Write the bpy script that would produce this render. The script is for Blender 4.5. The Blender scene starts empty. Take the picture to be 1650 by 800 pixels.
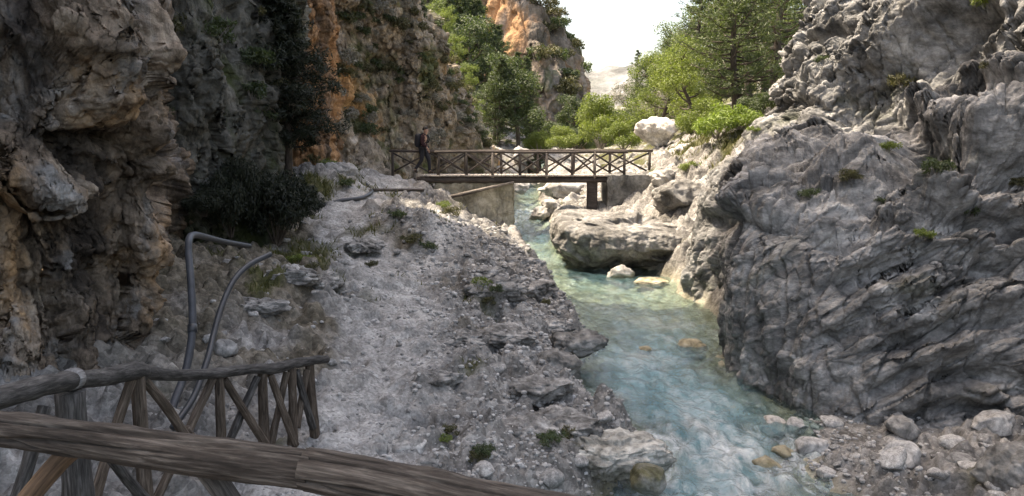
import bpy, math, random
import numpy as np
from mathutils import Vector, Matrix

random.seed(7)
RNG = np.random.default_rng(7)
SC = bpy.context.scene
COL = SC.collection

# ------------------------------------------------------------------ camera
F = 1373.0                       # focal length in photo pixels (1650 wide)
PITCH = math.radians(6.65)
cam_d = bpy.data.cameras.new('camera')
cam_d.sensor_width = 36.0
cam_d.lens = F / 1650.0 * 36.0
cam_d.clip_start = 0.1
cam_d.clip_end = 3000
cam = bpy.data.objects.new('camera', cam_d)
COL.objects.link(cam)
cam.location = (0, 0, 0)
cam.rotation_euler = (math.pi / 2 - PITCH, 0, 0)
SC.camera = cam

# ------------------------------------------------------------------ light
SUN_EL = math.radians(64)
SUN_AZ = math.radians(-76)       # from +Y towards -X
sun_dir = Vector((math.sin(SUN_AZ) * math.cos(SUN_EL), math.cos(SUN_AZ) * math.cos(SUN_EL), math.sin(SUN_EL)))
world = bpy.data.worlds.new('World')
SC.world = world
world.use_nodes = True
wn = world.node_tree.nodes
bg = wn['Background']
sky = wn.new('ShaderNodeTexSky')
sky.sky_type = 'NISHITA'
sky.sun_disc = False
sky.sun_elevation = SUN_EL
sky.sun_rotation = SUN_AZ
sky.air_density = 1.0
sky.dust_density = 5.0
sky.ozone_density = 1.0
world.node_tree.links.new(sky.outputs[0], bg.inputs[0])
bg.inputs[1].default_value = 0.15
sl = bpy.data.lights.new('sun', 'SUN')
sl.energy = 2.1
sl.angle = math.radians(0.5)
sl.color = (1.0, 0.95, 0.87)
so = bpy.data.objects.new('sun', sl)
COL.objects.link(so)
so.rotation_euler = sun_dir.to_track_quat('Z', 'Y').to_euler()
so.location = (0, 0, 60)
vs = SC.view_settings
SC.display_settings.display_device = 'sRGB'
vs.view_transform = 'Standard'
vs.look = 'None'
vs.gamma = 1.0
vs.use_curve_mapping = False
vs.exposure = 1.98
try:
    vs.use_white_balance = True
    vs.white_balance_temperature = 7800
    vs.white_balance_tint = 10
except Exception:
    pass
SC.cycles.use_denoising = True
SC.cycles.max_bounces = 6
SC.cycles.transparent_max_bounces = 8
SC.cycles.caustics_reflective = False
SC.cycles.caustics_refractive = False
SC.cycles.sample_clamp_indirect = 8

# ------------------------------------------------------------------ helpers: numbers
CT, ST = math.cos(PITCH), math.sin(PITCH)

def P(px, py, d):
    a = (px - 825) / F
    b = (400 - py) / F
    s = d / (CT + b * ST)
    return np.array((a * s, d, (-ST + b * CT) * s))

def X_at(px, d, z):
    return (px - 825) / F * (d * CT - z * ST)

_G = RNG.normal(size=(256, 3))
_G /= np.linalg.norm(_G, axis=1)[:, None]
_PERM = RNG.permutation(256)
_PERM = np.concatenate([_PERM, _PERM, _PERM])

def perlin(p):
    p = np.asarray(p, dtype=np.float64)
    i = np.floor(p).astype(np.int64)
    f = p - i
    i &= 255
    u = f * f * f * (f * (f * 6 - 15) + 10)
    r = 0
    for dx in (0, 1):
        wx = u[:, 0] if dx else 1 - u[:, 0]
        a = _PERM[(i[:, 0] + dx) & 255]
        for dy in (0, 1):
            wy = u[:, 1] if dy else 1 - u[:, 1]
            b = _PERM[a + ((i[:, 1] + dy) & 255)]
            for dz in (0, 1):
                wz = u[:, 2] if dz else 1 - u[:, 2]
                g = _G[_PERM[b + ((i[:, 2] + dz) & 255)]]
                dot = g[:, 0] * (f[:, 0] - dx) + g[:, 1] * (f[:, 1] - dy) + g[:, 2] * (f[:, 2] - dz)
                r = r + wx * wy * wz * dot
    return r * 1.5

def fbm(p, oct=4, gain=0.5, lac=2.03):
    a, s, t = 1.0, 0, 0.0
    q = np.array(p, dtype=np.float64)
    for k in range(oct):
        s = s + a * perlin(q + 17.3 * k)
        t += a
        a *= gain
        q = q * lac
    return s / t

def billow(p, oct=3, gain=0.5, lac=2.1):
    a, s, t = 1.0, 0, 0.0
    q = np.array(p, dtype=np.float64)
    for k in range(oct):
        s = s + a * np.abs(perlin(q + 31.7 * k))
        t += a
        a *= gain
        q = q * lac
    return s / t * 2.0

def worley(p):
    """distance to the nearest and second nearest feature point, and the cell's random"""
    p = np.asarray(p, dtype=np.float64)
    i = np.floor(p).astype(np.int64)
    f1 = np.full(len(p), 9.0)
    f2 = np.full(len(p), 9.0)
    rid = np.zeros(len(p))
    for dx in (-1, 0, 1):
        for dy in (-1, 0, 1):
            for dz in (-1, 0, 1):
                c = i + np.array((dx, dy, dz))
                h = _PERM[_PERM[_PERM[c[:, 0] & 255] + (c[:, 1] & 255)] + (c[:, 2] & 255)]
                q = c + 0.5 + 0.42 * _G[h]
                d = np.sqrt(((p - q) ** 2).sum(1))
                m = d < f1
                f2 = np.where(m, f1, np.minimum(f2, d))
                rid = np.where(m, h / 255.0, rid)
                f1 = np.where(m, d, f1)
    return f1, f2, rid

def facets(p, tilt=0.9, off=0.7):
    """broken rock: every cell is a tilted flat face at a depth of its own; also the distance to the joint"""
    p = np.asarray(p, dtype=np.float64)
    i = np.floor(p).astype(np.int64)
    f1 = np.full(len(p), 9.0); f2 = np.full(len(p), 9.0)
    val = np.zeros(len(p))
    for dx in (-1, 0, 1):
        for dy in (-1, 0, 1):
            for dz in (-1, 0, 1):
                c = i + np.array((dx, dy, dz))
                h = _PERM[_PERM[_PERM[c[:, 0] & 255] + (c[:, 1] & 255)] + (c[:, 2] & 255)]
                q = c + 0.5 + 0.45 * _G[h]
                r = p - q
                d = np.sqrt((r ** 2).sum(1))
                g = _G[(h * 7 + 13) & 255]
                v = off * (((h * 37) & 255) / 255.0 - 0.5) + tilt * (r * g).sum(1)
                m = d < f1
                f2 = np.where(m, f1, np.minimum(f2, d))
                val = np.where(m, v, val)
                f1 = np.where(m, d, f1)
    return val, f2 - f1

def sstep(a, b, x):
    t = np.clip((x - a) / (b - a), 0, 1)
    return t * t * (3 - 2 * t)

def seg_dist(p, a, b):
    a, b = np.asarray(a), np.asarray(b)
    ab = b - a
    t = np.clip(((p - a) @ ab) / (ab @ ab), 0, 1)
    return np.sqrt(((p - a - t[:, None] * ab) ** 2).sum(1))

# ------------------------------------------------------------------ helpers: objects
def tag(o, label=None, cat=None, group=None, kind=None):
    if label: o['label'] = label
    if cat: o['category'] = cat
    if group: o['group'] = group
    if kind: o['kind'] = kind
    return o

def build(name, verts, faces, mats, parent=None, smooth=True, attrs=None, midx=None, link=True):
    """faces: list of integer arrays (n, k)"""
    me = bpy.data.meshes.new(name)
    verts = np.ascontiguousarray(verts, dtype=np.float32)
    faces = [np.asarray(f, dtype=np.int32) for f in faces if len(f)]
    nl = sum(f.size for f in faces)
    npoly = sum(len(f) for f in faces)
    me.vertices.add(len(verts))
    me.vertices.foreach_set('co', verts.ravel())
    me.loops.add(nl)
    me.polygons.add(npoly)
    me.loops.foreach_set('vertex_index', np.concatenate([f.ravel() for f in faces]))
    tot = np.concatenate([np.full(len(f), f.shape[1], dtype=np.int32) for f in faces])
    start = np.concatenate([[0], np.cumsum(tot)[:-1]]).astype(np.int32)
    me.polygons.foreach_set('loop_start', start)
    me.polygons.foreach_set('loop_total', tot)
    me.polygons.foreach_set('use_smooth', np.full(npoly, smooth, dtype=bool))
    for m in (mats if isinstance(mats, (list, tuple)) else [mats]):
        me.materials.append(m)
    if midx is not None:
        me.polygons.foreach_set('material_index', np.asarray(midx, dtype=np.int32))
    for k, v in (attrs or {}).items():
        v = np.asarray(v, dtype=np.float32)
        if v.ndim == 1:
            me.attributes.new(k, 'FLOAT', 'POINT').data.foreach_set('value', v)
        else:
            me.attributes.new(k, 'FLOAT_VECTOR', 'POINT').data.foreach_set('vector', np.ascontiguousarray(v).ravel())
    me.update(calc_edges=True)
    me.validate()
    o = bpy.data.objects.new(name, me)
    if link:
        COL.objects.link(o)
    if parent:
        o.parent = parent
    return o

def empty(name, loc, rz=0, scale=1):
    o = bpy.data.objects.new(name, None)
    o.empty_display_size = 0.1
    COL.objects.link(o)
    o.location = loc
    o.rotation_euler = (0, 0, rz)
    o.scale = (scale,) * 3
    return o

def grid_faces(nu, nv):
    i = np.arange(nu * nv).reshape(nv, nu)
    return np.stack([i[:-1, :-1], i[:-1, 1:], i[1:, 1:], i[1:, :-1]], -1).reshape(-1, 4)

def cr_weights(n_ctrl, counts):
    """Catmull-Rom weights: rows = samples, columns = control points"""
    W = []
    for s in range(n_ctrl - 1):
        c = counts[s]
        last = s == n_ctrl - 2
        for t in np.linspace(0, 1, c + 1)[: c + 1 if last else c]:
            w = np.zeros(n_ctrl)
            b = (-0.5 * t + t * t - 0.5 * t ** 3, 1 - 2.5 * t * t + 1.5 * t ** 3, 0.5 * t + 2 * t * t - 1.5 * t ** 3, -0.5 * t * t + 0.5 * t ** 3)
            for k, bb in zip((s - 1, s, s + 1, s + 2), b):
                w[min(max(k, 0), n_ctrl - 1)] += bb
            W.append(w)
    return np.array(W)

def sheet(name, cols, ucounts, vcounts, disp, mat, flip=False, attrs_fn=None, detail=None):
    """cols: list of columns (left to right), each a list of points (bottom to top)"""
    C = np.array(cols, dtype=np.float64)          # (ncol, nrow, 3)
    Wu = cr_weights(C.shape[0], ucounts)
    Wv = cr_weights(C.shape[1], vcounts)
    S = np.einsum('ac,crk->ark', Wu, C)
    S = np.einsum('br,ark->bak', Wv, S)           # (nv, nu, 3)
    nv, nu = S.shape[:2]
    du = np.gradient(S, axis=1)
    dv = np.gradient(S, axis=0)
    N = np.cross(du, dv)
    N /= np.linalg.norm(N, axis=2)[..., None] + 1e-9
    if flip:
        N = -N
    V = S.reshape(-1, 3)
    N = N.reshape(-1, 3)
    V = V + disp(V, N)
    if detail:                                           # chips and grain on the finished form
        S2 = V.reshape(nv, nu, 3)
        N2 = np.cross(np.gradient(S2, axis=1), np.gradient(S2, axis=0))
        N2 /= np.linalg.norm(N2, axis=2)[..., None] + 1e-9
        V = V + N2.reshape(-1, 3) * detail(V)[:, None]
    fc = grid_faces(nu, nv)
    if flip:
        fc = fc[:, ::-1]
    return build(name, V, [fc], mat, attrs=attrs_fn(V) if attrs_fn else None)

class MB:
    """collects geometry of one mesh"""
    def __init__(s):
        s.v, s.f, s.g, s.n = [], {}, [], 0
    def add(s, v, faces, g=None):
        v = np.asarray(v, dtype=np.float64)
        for f in faces:
            f = np.asarray(f, dtype=np.int64)
            if len(f):
                s.f.setdefault(f.shape[1], []).append(f + s.n)
        s.v.append(v)
        s.g.append(v if g is None else g)
        s.n += len(v)
    def box(s, c, size, rz=0.0, R=None, bev=0.0):
        h = np.array(size) / 2
        b = min(bev, min(h) * 0.9) if bev else 0
        if not b:
            q = np.array([(x, y, z) for z in (-1, 1) for y in (-1, 1) for x in (-1, 1)]) * h
            fs = [[(0, 2, 3, 1), (4, 5, 7, 6), (0, 1, 5, 4), (2, 6, 7, 3), (0, 4, 6, 2), (1, 3, 7, 5)]]
        else:
            q, ids = [], {}
            for sx in (-1, 1):
                for sy in (-1, 1):
                    for sz in (-1, 1):
                        for ax in range(3):
                            w = np.array((sx, sy, sz)) * (h - b)
                            w[ax] = (sx, sy, sz)[ax] * h[ax]
                            ids[(sx, sy, sz, ax)] = len(q)
                            q.append(w)
            q = np.array(q)
            qd, tr = [], []
            for ax in range(3):
                o1, o2 = [k for k in range(3) if k != ax]
                for sg in (-1, 1):
                    l = []
                    for a, bb in ((-1, -1), (1, -1), (1, 1), (-1, 1)):
                        t = [0, 0, 0]; t[ax] = sg; t[o1] = a; t[o2] = bb
                        l.append(ids[(*t, ax)])
                    if (sg > 0) == (ax == 1): l = l[::-1]
                    qd.append(l)
                for a in (-1, 1):
                    for bb in (-1, 1):
                        t1 = [0, 0, 0]; t1[o1] = a; t1[o2] = bb; t1[ax] = -1
                        t2 = list(t1); t2[ax] = 1
                        qd.append((ids[(*t1, o1)], ids[(*t2, o1)], ids[(*t2, o2)], ids[(*t1, o2)]))
            for sx in (-1, 1):
                for sy in (-1, 1):
                    for sz in (-1, 1):
                        tr.append([ids[(sx, sy, sz, k)] for k in range(3)])
            fs = [qd, tr]
        if R is None:
            cz, sz = math.cos(rz), math.sin(rz)
            R = np.array(((cz, -sz, 0), (sz, cz, 0), (0, 0, 1)))
        s.add(q @ np.asarray(R).T + np.array(c), fs, q * np.array((1, 1, 1)))
    def tube(s, pts, radii, n=8, rough=0.0, caps=True, seed=0.0, groove=0.0, sub=1):
        pts = np.array(pts, dtype=np.float64)
        radii = np.array(radii, dtype=np.float64) if np.ndim(radii) else np.full(len(pts), float(radii))
        if sub > 1:
            W = cr_weights(len(pts), [sub] * (len(pts) - 1))
            pts, radii = W @ pts, W @ radii
        m = len(pts)
        T = np.gradient(pts, axis=0)
        T /= np.linalg.norm(T, axis=1)[:, None] + 1e-12
        up = np.array((0, 0, 1.0)) if abs(T[0, 2]) < 0.9 else np.array((1.0, 0, 0))
        al = np.concatenate([[0], np.cumsum(np.linalg.norm(np.diff(pts, axis=0), axis=1))])
        ang = np.arange(n) * 2 * math.pi / n
        V = np.zeros((m, n, 3)); G = np.zeros((m, n, 3))
        a = np.cross(T[0], up); a /= np.linalg.norm(a)
        for i in range(m):
            a = a - T[i] * (a @ T[i]); a /= np.linalg.norm(a)
            b = np.cross(T[i], a)
            G[i] = np.stack([np.full(n, al[i] + seed * 7.1), np.cos(ang) * radii[i], np.sin(ang) * radii[i] + seed], 1)
            V[i] = pts[i] + radii[i] * (np.cos(ang)[:, None] * a + np.sin(ang)[:, None] * b)
        if rough or groove:
            g = G.reshape(-1, 3)
            r0 = np.repeat(radii, n)
            d = np.zeros(len(g))
            if rough:
                d += rough * r0 * (fbm(g * np.array((2.2, 9, 9)) + seed, 3) + 0.9 * sstep(0.3, 0.6, perlin(g * np.array((4.5, 11, 11)) + 9 + seed)))
            if groove:
                e = perlin(g * np.array((0.9, 26, 26)) + seed * 3)
                d -= groove * np.exp(-(e / 0.10) ** 2) * np.clip(0.5 + 1.2 * perlin(g * np.array((1.1, 6, 6)) + 40 + seed), 0, 1)
                d += 0.25 * groove * fbm(g * np.array((6, 90, 90)), 2)
            nr = V - pts[:, None]
            nr /= np.linalg.norm(nr, axis=2)[..., None]
            V = V + nr * d.reshape(m, n, 1)
        i = np.arange(m * n).reshape(m, n)
        j = np.roll(i, -1, axis=1)
        q = np.stack([i[:-1], j[:-1], j[1:], i[1:]], -1).reshape(-1, 4)
        v = V.reshape(-1, 3); g = G.reshape(-1, 3)
        fs = [q]
        if caps:
            tr = []
            for row, e, flip in ((0, pts[0] - T[0] * radii[0] * .12, True), (m - 1, pts[-1] + T[-1] * radii[-1] * .12, False)):
                k = len(v)
                v = np.vstack([v, e[None]]); g = np.vstack([g, [[al[row] + seed * 7.1, 0, seed]]])
                t = np.stack([i[row], j[row], np.full(n, k)], 1)
                tr.append(t[:, ::-1] if flip else t)
            fs.append(np.vstack(tr))
        s.add(v, fs, g)
    def build(s, name, mat, parent=None, smooth=True):
        return build(name, np.vstack(s.v), [np.vstack(x) for x in s.f.values()], mat, parent, smooth, {'grain': np.vstack(s.g)})

# ------------------------------------------------------------------ materials
class NT:
    def __init__(s, name):
        s.m = bpy.data.materials.new(name)
        s.m.use_nodes = True
        s.t = s.m.node_tree
        s.bsdf = s.t.nodes['Principled BSDF']
        s.out = s.t.nodes['Material Output']
        s.bsdf.inputs['Specular IOR Level'].default_value = 0.25
    def n(s, kind, **kw):
        o = s.t.nodes.new('ShaderNode' + kind)
        for k, v in kw.items():
            setattr(o, k, v)
        return o
    def l(s, a, b):
        s.t.links.new(a, b)
    def coords(s, scale=(1, 1, 1), attr=None, rot=(0, 0, 0)):
        if attr:
            src = s.n('Attribute', attribute_name=attr).outputs['Vector']
        else:
            src = s.n('TexCoord').outputs['Object']
        mp = s.n('Mapping')
        mp.inputs['Scale'].default_value = scale
        mp.inputs['Rotation'].default_value = rot
        s.l(src, mp.inputs['Vector'])
        return mp.outputs[0]
    def noise(s, vec, scale, detail=6, rough=0.6, dist=0.0):
        o = s.n('TexNoise')
        o.inputs['Scale'].default_value = scale
        o.inputs['Detail'].default_value = detail
        o.inputs['Roughness'].default_value = rough
        o.inputs['Distortion'].default_value = dist
        s.l(vec, o.inputs['Vector'])
        return o.outputs[0]
    def vor(s, vec, scale, feature='F1'):
        o = s.n('TexVoronoi', feature=feature)
        o.inputs['Scale'].default_value = scale
        s.l(vec, o.inputs['Vector'])
        return o
    def ramp(s, fac, stops):
        o = s.n('ValToRGB')
        e = o.color_ramp.elements
        while len(e) > 1: e.remove(e[-1])
        for k, (p, c) in enumerate(stops):
            c = c if isinstance(c, (tuple, list)) else (c, c, c)
            if k == 0:
                e[0].position = p; e[0].color = (*c, 1)
            else:
                x = e.new(p); x.color = (*c, 1)
        s.l(fac, o.inputs[0])
        return o.outputs[0]
    def mix(s, fac, a, b, mode='MIX'):
        o = s.n('Mix', data_type='RGBA', blend_type=mode)
        for k, v in ((0, fac), (6, a), (7, b)):
            inp = o.inputs[k]
            if isinstance(v, (int, float)): inp.default_value = v if k == 0 else (v, v, v, 1)
            elif isinstance(v, tuple): inp.default_value = (*v, 1)
            else: s.l(v, inp)
        return o.outputs[2]
    def math(s, op, a, b=0.0, c=None):
        o = s.n('Math', operation=op)
        for inp, v in zip(o.inputs, (a, b, c if c is not None else 0.0)):
            if isinstance(v, (int, float)): inp.default_value = v
            else: s.l(v, inp)
        return o.outputs[0]
    def attr(s, name):
        return s.n('Attribute', attribute_name=name).outputs['Fac']
    def bump(s, h, strength=0.5, dist=0.05, prev=None):
        o = s.n('Bump')
        o.inputs['Strength'].default_value = strength
        o.inputs['Distance'].default_value = dist
        s.l(h, o.inputs['Height'])
        if prev is not None: s.l(prev, o.inputs['Normal'])
        return o.outputs[0]
    def finish(s, col, rough=0.9, normal=None):
        if isinstance(col, tuple): s.bsdf.inputs['Base Color'].default_value = (*col, 1)
        else: s.l(col, s.bsdf.inputs['Base Color'])
        if isinstance(rough, (int, float)): s.bsdf.inputs['Roughness'].default_value = rough
        else: s.l(rough, s.bsdf.inputs['Roughness'])
        if normal is not None: s.l(normal, s.bsdf.inputs['Normal'])
        return s.m

def rock_mat(name, ramp, scale=0.5, streak=None, patches=(), bump=0.6, bd=0.06, aniso=(1, 1, 1), rot=(0, 0, 0), speck=(0.72, 1.18), crack=0.0, fine=9.0, mottle=0.8):
    t = NT(name)
    v0 = t.coords()
    va = t.coords(aniso, rot=rot)
    c = t.ramp(t.noise(va, scale, 9, 0.66, 0.4), ramp)
    for (col, sc, lo, hi) in patches:
        c = t.mix(t.ramp(t.noise(va, sc, 6, 0.62, 0.6), [(lo, 0.0), (hi, 1.0)]), c, col)
    if streak:
        vst = t.coords((1, 1, 0.11))
        c = t.mix(t.ramp(t.noise(vst, streak[1], 6, 0.6, 0.3), [(streak[2], 0.0), (streak[3], 0.85)]), c, streak[0])
    c = t.mix(1.0, c, t.ramp(t.noise(v0, fine, 5, 0.7), [(0.3, speck[0]), (0.7, speck[1])]), 'MULTIPLY')
    c = t.mix(mottle, c, t.ramp(t.noise(t.coords((aniso[0] * 1.1, aniso[1] * 1.1, aniso[2] * 0.9), rot=rot), fine * 0.22, 10, 0.72, 0.7), [(0.38, 0.42), (0.47, 0.85), (0.54, 1.1), (0.63, 1.45)]), 'MULTIPLY')
    h = t.math('MULTIPLY_ADD', t.noise(va, fine * 0.35, 8, 0.68, 0.5), 1.0, t.math('MULTIPLY', t.noise(v0, fine * 2.2, 4, 0.6), 0.35))
    if crack:
        e = t.vor(t.coords((1, 1, 0.6), rot=rot), crack, 'DISTANCE_TO_EDGE').outputs['Distance']
        h = t.math('ADD', h, t.ramp(e, [(0.0, 0.0), (0.06, 0.5)]))
    return t.finish(c, 0.92, t.bump(h, bump, bd))

M = {}
M['cliff_brown'] = rock_mat('brown_limestone', [(0.30, (0.072, 0.054, 0.040)), (0.43, (0.19, 0.145, 0.107)), (0.55, (0.325, 0.253, 0.189)), (0.70, (0.47, 0.392, 0.31))], 0.85,
    streak=((0.045, 0.038, 0.033), 0.8, 0.52, 0.63), patches=[((0.46, 0.30, 0.17), 0.7, 0.53, 0.64), ((0.30, 0.29, 0.275), 0.9, 0.54, 0.66)], speck=(0.6, 1.28), bump=1.0, bd=0.09, aniso=(1, 1, 0.7))
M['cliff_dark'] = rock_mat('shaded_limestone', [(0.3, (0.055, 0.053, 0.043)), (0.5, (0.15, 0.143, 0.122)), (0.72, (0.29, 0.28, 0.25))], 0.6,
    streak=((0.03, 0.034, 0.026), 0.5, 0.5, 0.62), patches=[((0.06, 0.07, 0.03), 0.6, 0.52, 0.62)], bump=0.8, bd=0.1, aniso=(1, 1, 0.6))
M['cliff_orange'] = rock_mat('orange_limestone', [(0.28, (0.10, 0.065, 0.04)), (0.43, (0.34, 0.185, 0.09)), (0.58, (0.48, 0.28, 0.145)), (0.74, (0.46, 0.38, 0.30))], 0.9,
    streak=((0.14, 0.12, 0.10), 0.8, 0.5, 0.64), speck=(0.6, 1.25), bump=1.0, bd=0.12, aniso=(1, 1, 0.4))
M['cliff_olive'] = rock_mat('scrubby_limestone', [(0.3, (0.12, 0.10, 0.068)), (0.43, (0.29, 0.235, 0.17)), (0.57, (0.42, 0.35, 0.275)), (0.74, (0.54, 0.48, 0.41))], 0.6,
    patches=[((0.10, 0.105, 0.045), 0.45, 0.5, 0.62), ((0.52, 0.30, 0.14), 0.22, 0.52, 0.61)], streak=((0.08, 0.075, 0.06), 0.4, 0.52, 0.66), bump=1.0, bd=0.2, fine=4, speck=(0.5, 1.35))
M['cliff_far'] = rock_mat('far_limestone', [(0.3, (0.09, 0.078, 0.06)), (0.5, (0.19, 0.155, 0.125)), (0.75, (0.30, 0.26, 0.22))], 0.2,
    patches=[((0.33, 0.19, 0.10), 0.12, 0.49, 0.60), ((0.12, 0.13, 0.07), 0.16, 0.55, 0.63)], bump=0.8, bd=0.5, fine=1.5, aniso=(1, 1, 0.5))
M['wall_grey'] = rock_mat('grey_limestone', [(0.3, (0.08, 0.079, 0.077)), (0.44, (0.20, 0.197, 0.192)), (0.56, (0.32, 0.316, 0.309)), (0.70, (0.46, 0.455, 0.445))], 1.1,
    streak=((0.07, 0.069, 0.068), 0.7, 0.56, 0.70), patches=[((0.27, 0.225, 0.18), 0.33, 0.6, 0.72), ((0.10, 0.105, 0.08), 0.5, 0.58, 0.7)], bump=1.0, bd=0.09, aniso=(0.5, 1, 1.3), rot=(0, 0.55, 0), speck=(0.6, 1.28), fine=7)
M['boulder_grey'] = rock_mat('conglomerate', [(0.28, (0.075, 0.072, 0.066)), (0.45, (0.18, 0.174, 0.163)), (0.68, (0.35, 0.342, 0.327))], 1.3, bump=0.9, bd=0.08, fine=7, speck=(0.6, 1.25))
M['rock_white'] = rock_mat('pale_limestone', [(0.28, (0.26, 0.245, 0.22)), (0.5, (0.43, 0.417, 0.395)), (0.75, (0.56, 0.55, 0.53))], 0.8, bump=0.7, bd=0.06)
M['rock_tan'] = rock_mat('pinkish_limestone', [(0.28, (0.30, 0.22, 0.16)), (0.42, (0.52, 0.47, 0.42)), (0.65, (0.68, 0.66, 0.63))], 0.5, bump=0.6, bd=0.08)
M['stone'] = rock_mat('grey_river_stone', [(0.25, (0.15, 0.147, 0.142)), (0.5, (0.28, 0.275, 0.265)), (0.75, (0.44, 0.43, 0.415))], 2.2, bump=0.5, bd=0.02, fine=22)
M['stone_pale'] = rock_mat('pale_river_stone', [(0.25, (0.30, 0.29, 0.275)), (0.5, (0.42, 0.41, 0.395)), (0.75, (0.54, 0.53, 0.51))], 2.2, bump=0.5, bd=0.02, fine=22)
M['stone_yellow'] = rock_mat('algae_stained_stone', [(0.3, (0.16, 0.13, 0.06)), (0.5, (0.36, 0.32, 0.23)), (0.7, (0.50, 0.47, 0.40))], 1.6, bump=0.6, bd=0.03, fine=14)
M['stone_moss'] = rock_mat('mossy_stone', [(0.3, (0.07, 0.07, 0.03)), (0.45, (0.15, 0.14, 0.08)), (0.6, (0.27, 0.26, 0.24)), (0.8, (0.38, 0.37, 0.35))], 1.3, bump=0.8, bd=0.05, fine=14)
M['bank_rock'] = rock_mat('tan_bank_rock', [(0.28, (0.18, 0.16, 0.11)), (0.42, (0.34, 0.325, 0.285)), (0.65, (0.49, 0.478, 0.44))], 2.4, bump=0.9, bd=0.05, fine=12, speck=(0.6, 1.25))
M['outcrop'] = rock_mat('rubbly_conglomerate', [(0.28, (0.10, 0.094, 0.086)), (0.45, (0.22, 0.212, 0.20)), (0.65, (0.38, 0.37, 0.355))], 3.0, bump=1.0, bd=0.05, fine=14, speck=(0.5, 1.35))
M['masonry'] = rock_mat('pale_masonry', [(0.3, (0.24, 0.21, 0.15)), (0.5, (0.38, 0.34, 0.26)), (0.7, (0.48, 0.45, 0.38))], 0.9, streak=((0.14, 0.125, 0.08), 1.6, 0.5, 0.64), bump=0.6, bd=0.04, fine=9, crack=2.2)
M['masonry_grey'] = rock_mat('grey_masonry', [(0.3, (0.09, 0.088, 0.083)), (0.5, (0.165, 0.162, 0.153)), (0.7, (0.26, 0.255, 0.245))], 2.0, bump=0.7, bd=0.05, fine=10, crack=3.2)
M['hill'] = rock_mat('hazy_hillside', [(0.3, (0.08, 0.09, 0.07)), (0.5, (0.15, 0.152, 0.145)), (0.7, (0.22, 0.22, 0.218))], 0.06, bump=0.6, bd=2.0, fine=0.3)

def ground_mat():
    t = NT('rubble_ground')
    v = t.coords()
    n1 = t.noise(v, 0.9, 8, 0.65, 0.3)
    rub = t.ramp(n1, [(0.28, (0.085, 0.079, 0.071)), (0.43, (0.175, 0.167, 0.157)), (0.58, (0.265, 0.256, 0.243)), (0.76, (0.38, 0.37, 0.355))])
    path = t.ramp(t.noise(v, 2.0, 7, 0.7), [(0.3, (0.29, 0.283, 0.272)), (0.5, (0.395, 0.387, 0.373)), (0.75, (0.48, 0.471, 0.457))])
    soil = t.ramp(t.noise(v, 1.5, 7, 0.7), [(0.3, (0.07, 0.062, 0.045)), (0.5, (0.15, 0.13, 0.10)), (0.7, (0.22, 0.20, 0.17))])
    c = t.mix(t.attr('soil'), rub, soil)
    vo = t.vor(v, 7.5)
    vo2 = t.vor(v, 17.0)
    cell = t.ramp(vo.outputs['Color'], [(0.15, 0.55), (0.5, 1.0), (0.9, 1.5)])
    c = t.mix(0.75, c, cell, 'MULTIPLY')
    cell2 = t.ramp(vo2.outputs['Color'], [(0.15, 0.6), (0.5, 1.0), (0.9, 1.4)])
    c = t.mix(0.7, c, cell2, 'MULTIPLY')
    vo3 = t.vor(v, 26.0)
    path = t.mix(0.75, path, t.ramp(vo3.outputs['Color'], [(0.15, 0.55), (0.5, 0.98), (0.9, 1.35)]), 'MULTIPLY')
    path = t.mix(1.0, path, t.ramp(t.noise(v, 1.1, 6, 0.65, 0.4), [(0.36, 0.72), (0.5, 1.0), (0.64, 1.15)]), 'MULTIPLY')
    c = t.mix(t.attr('path'), c, path)
    c = t.mix(t.attr('grass'), c, t.ramp(t.noise(v, 6, 6, 0.7), [(0.3, (0.035, 0.04, 0.012)), (0.5, (0.075, 0.078, 0.03)), (0.72, (0.15, 0.13, 0.07))]))
    bed = t.ramp(t.noise(v, 1.6, 6, 0.65), [(0.3, (0.13, 0.115, 0.07)), (0.5, (0.32, 0.295, 0.215)), (0.75, (0.46, 0.435, 0.35))])
    c = t.mix(t.attr('bed'), c, bed)
    c = t.mix(1.0, c, t.ramp(t.noise(v, 30, 4, 0.7), [(0.3, 0.75), (0.7, 1.2)]), 'MULTIPLY')
    h = t.math('ADD', t.math('MULTIPLY', vo.outputs['Distance'], -0.5), t.math('MULTIPLY', vo2.outputs['Distance'], -0.3))
    h = t.math('ADD', h, t.noise(v, 9, 8, 0.7))
    return t.finish(c, 0.95, t.bump(h, 0.75, 0.05))
M['ground'] = ground_mat()

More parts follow.
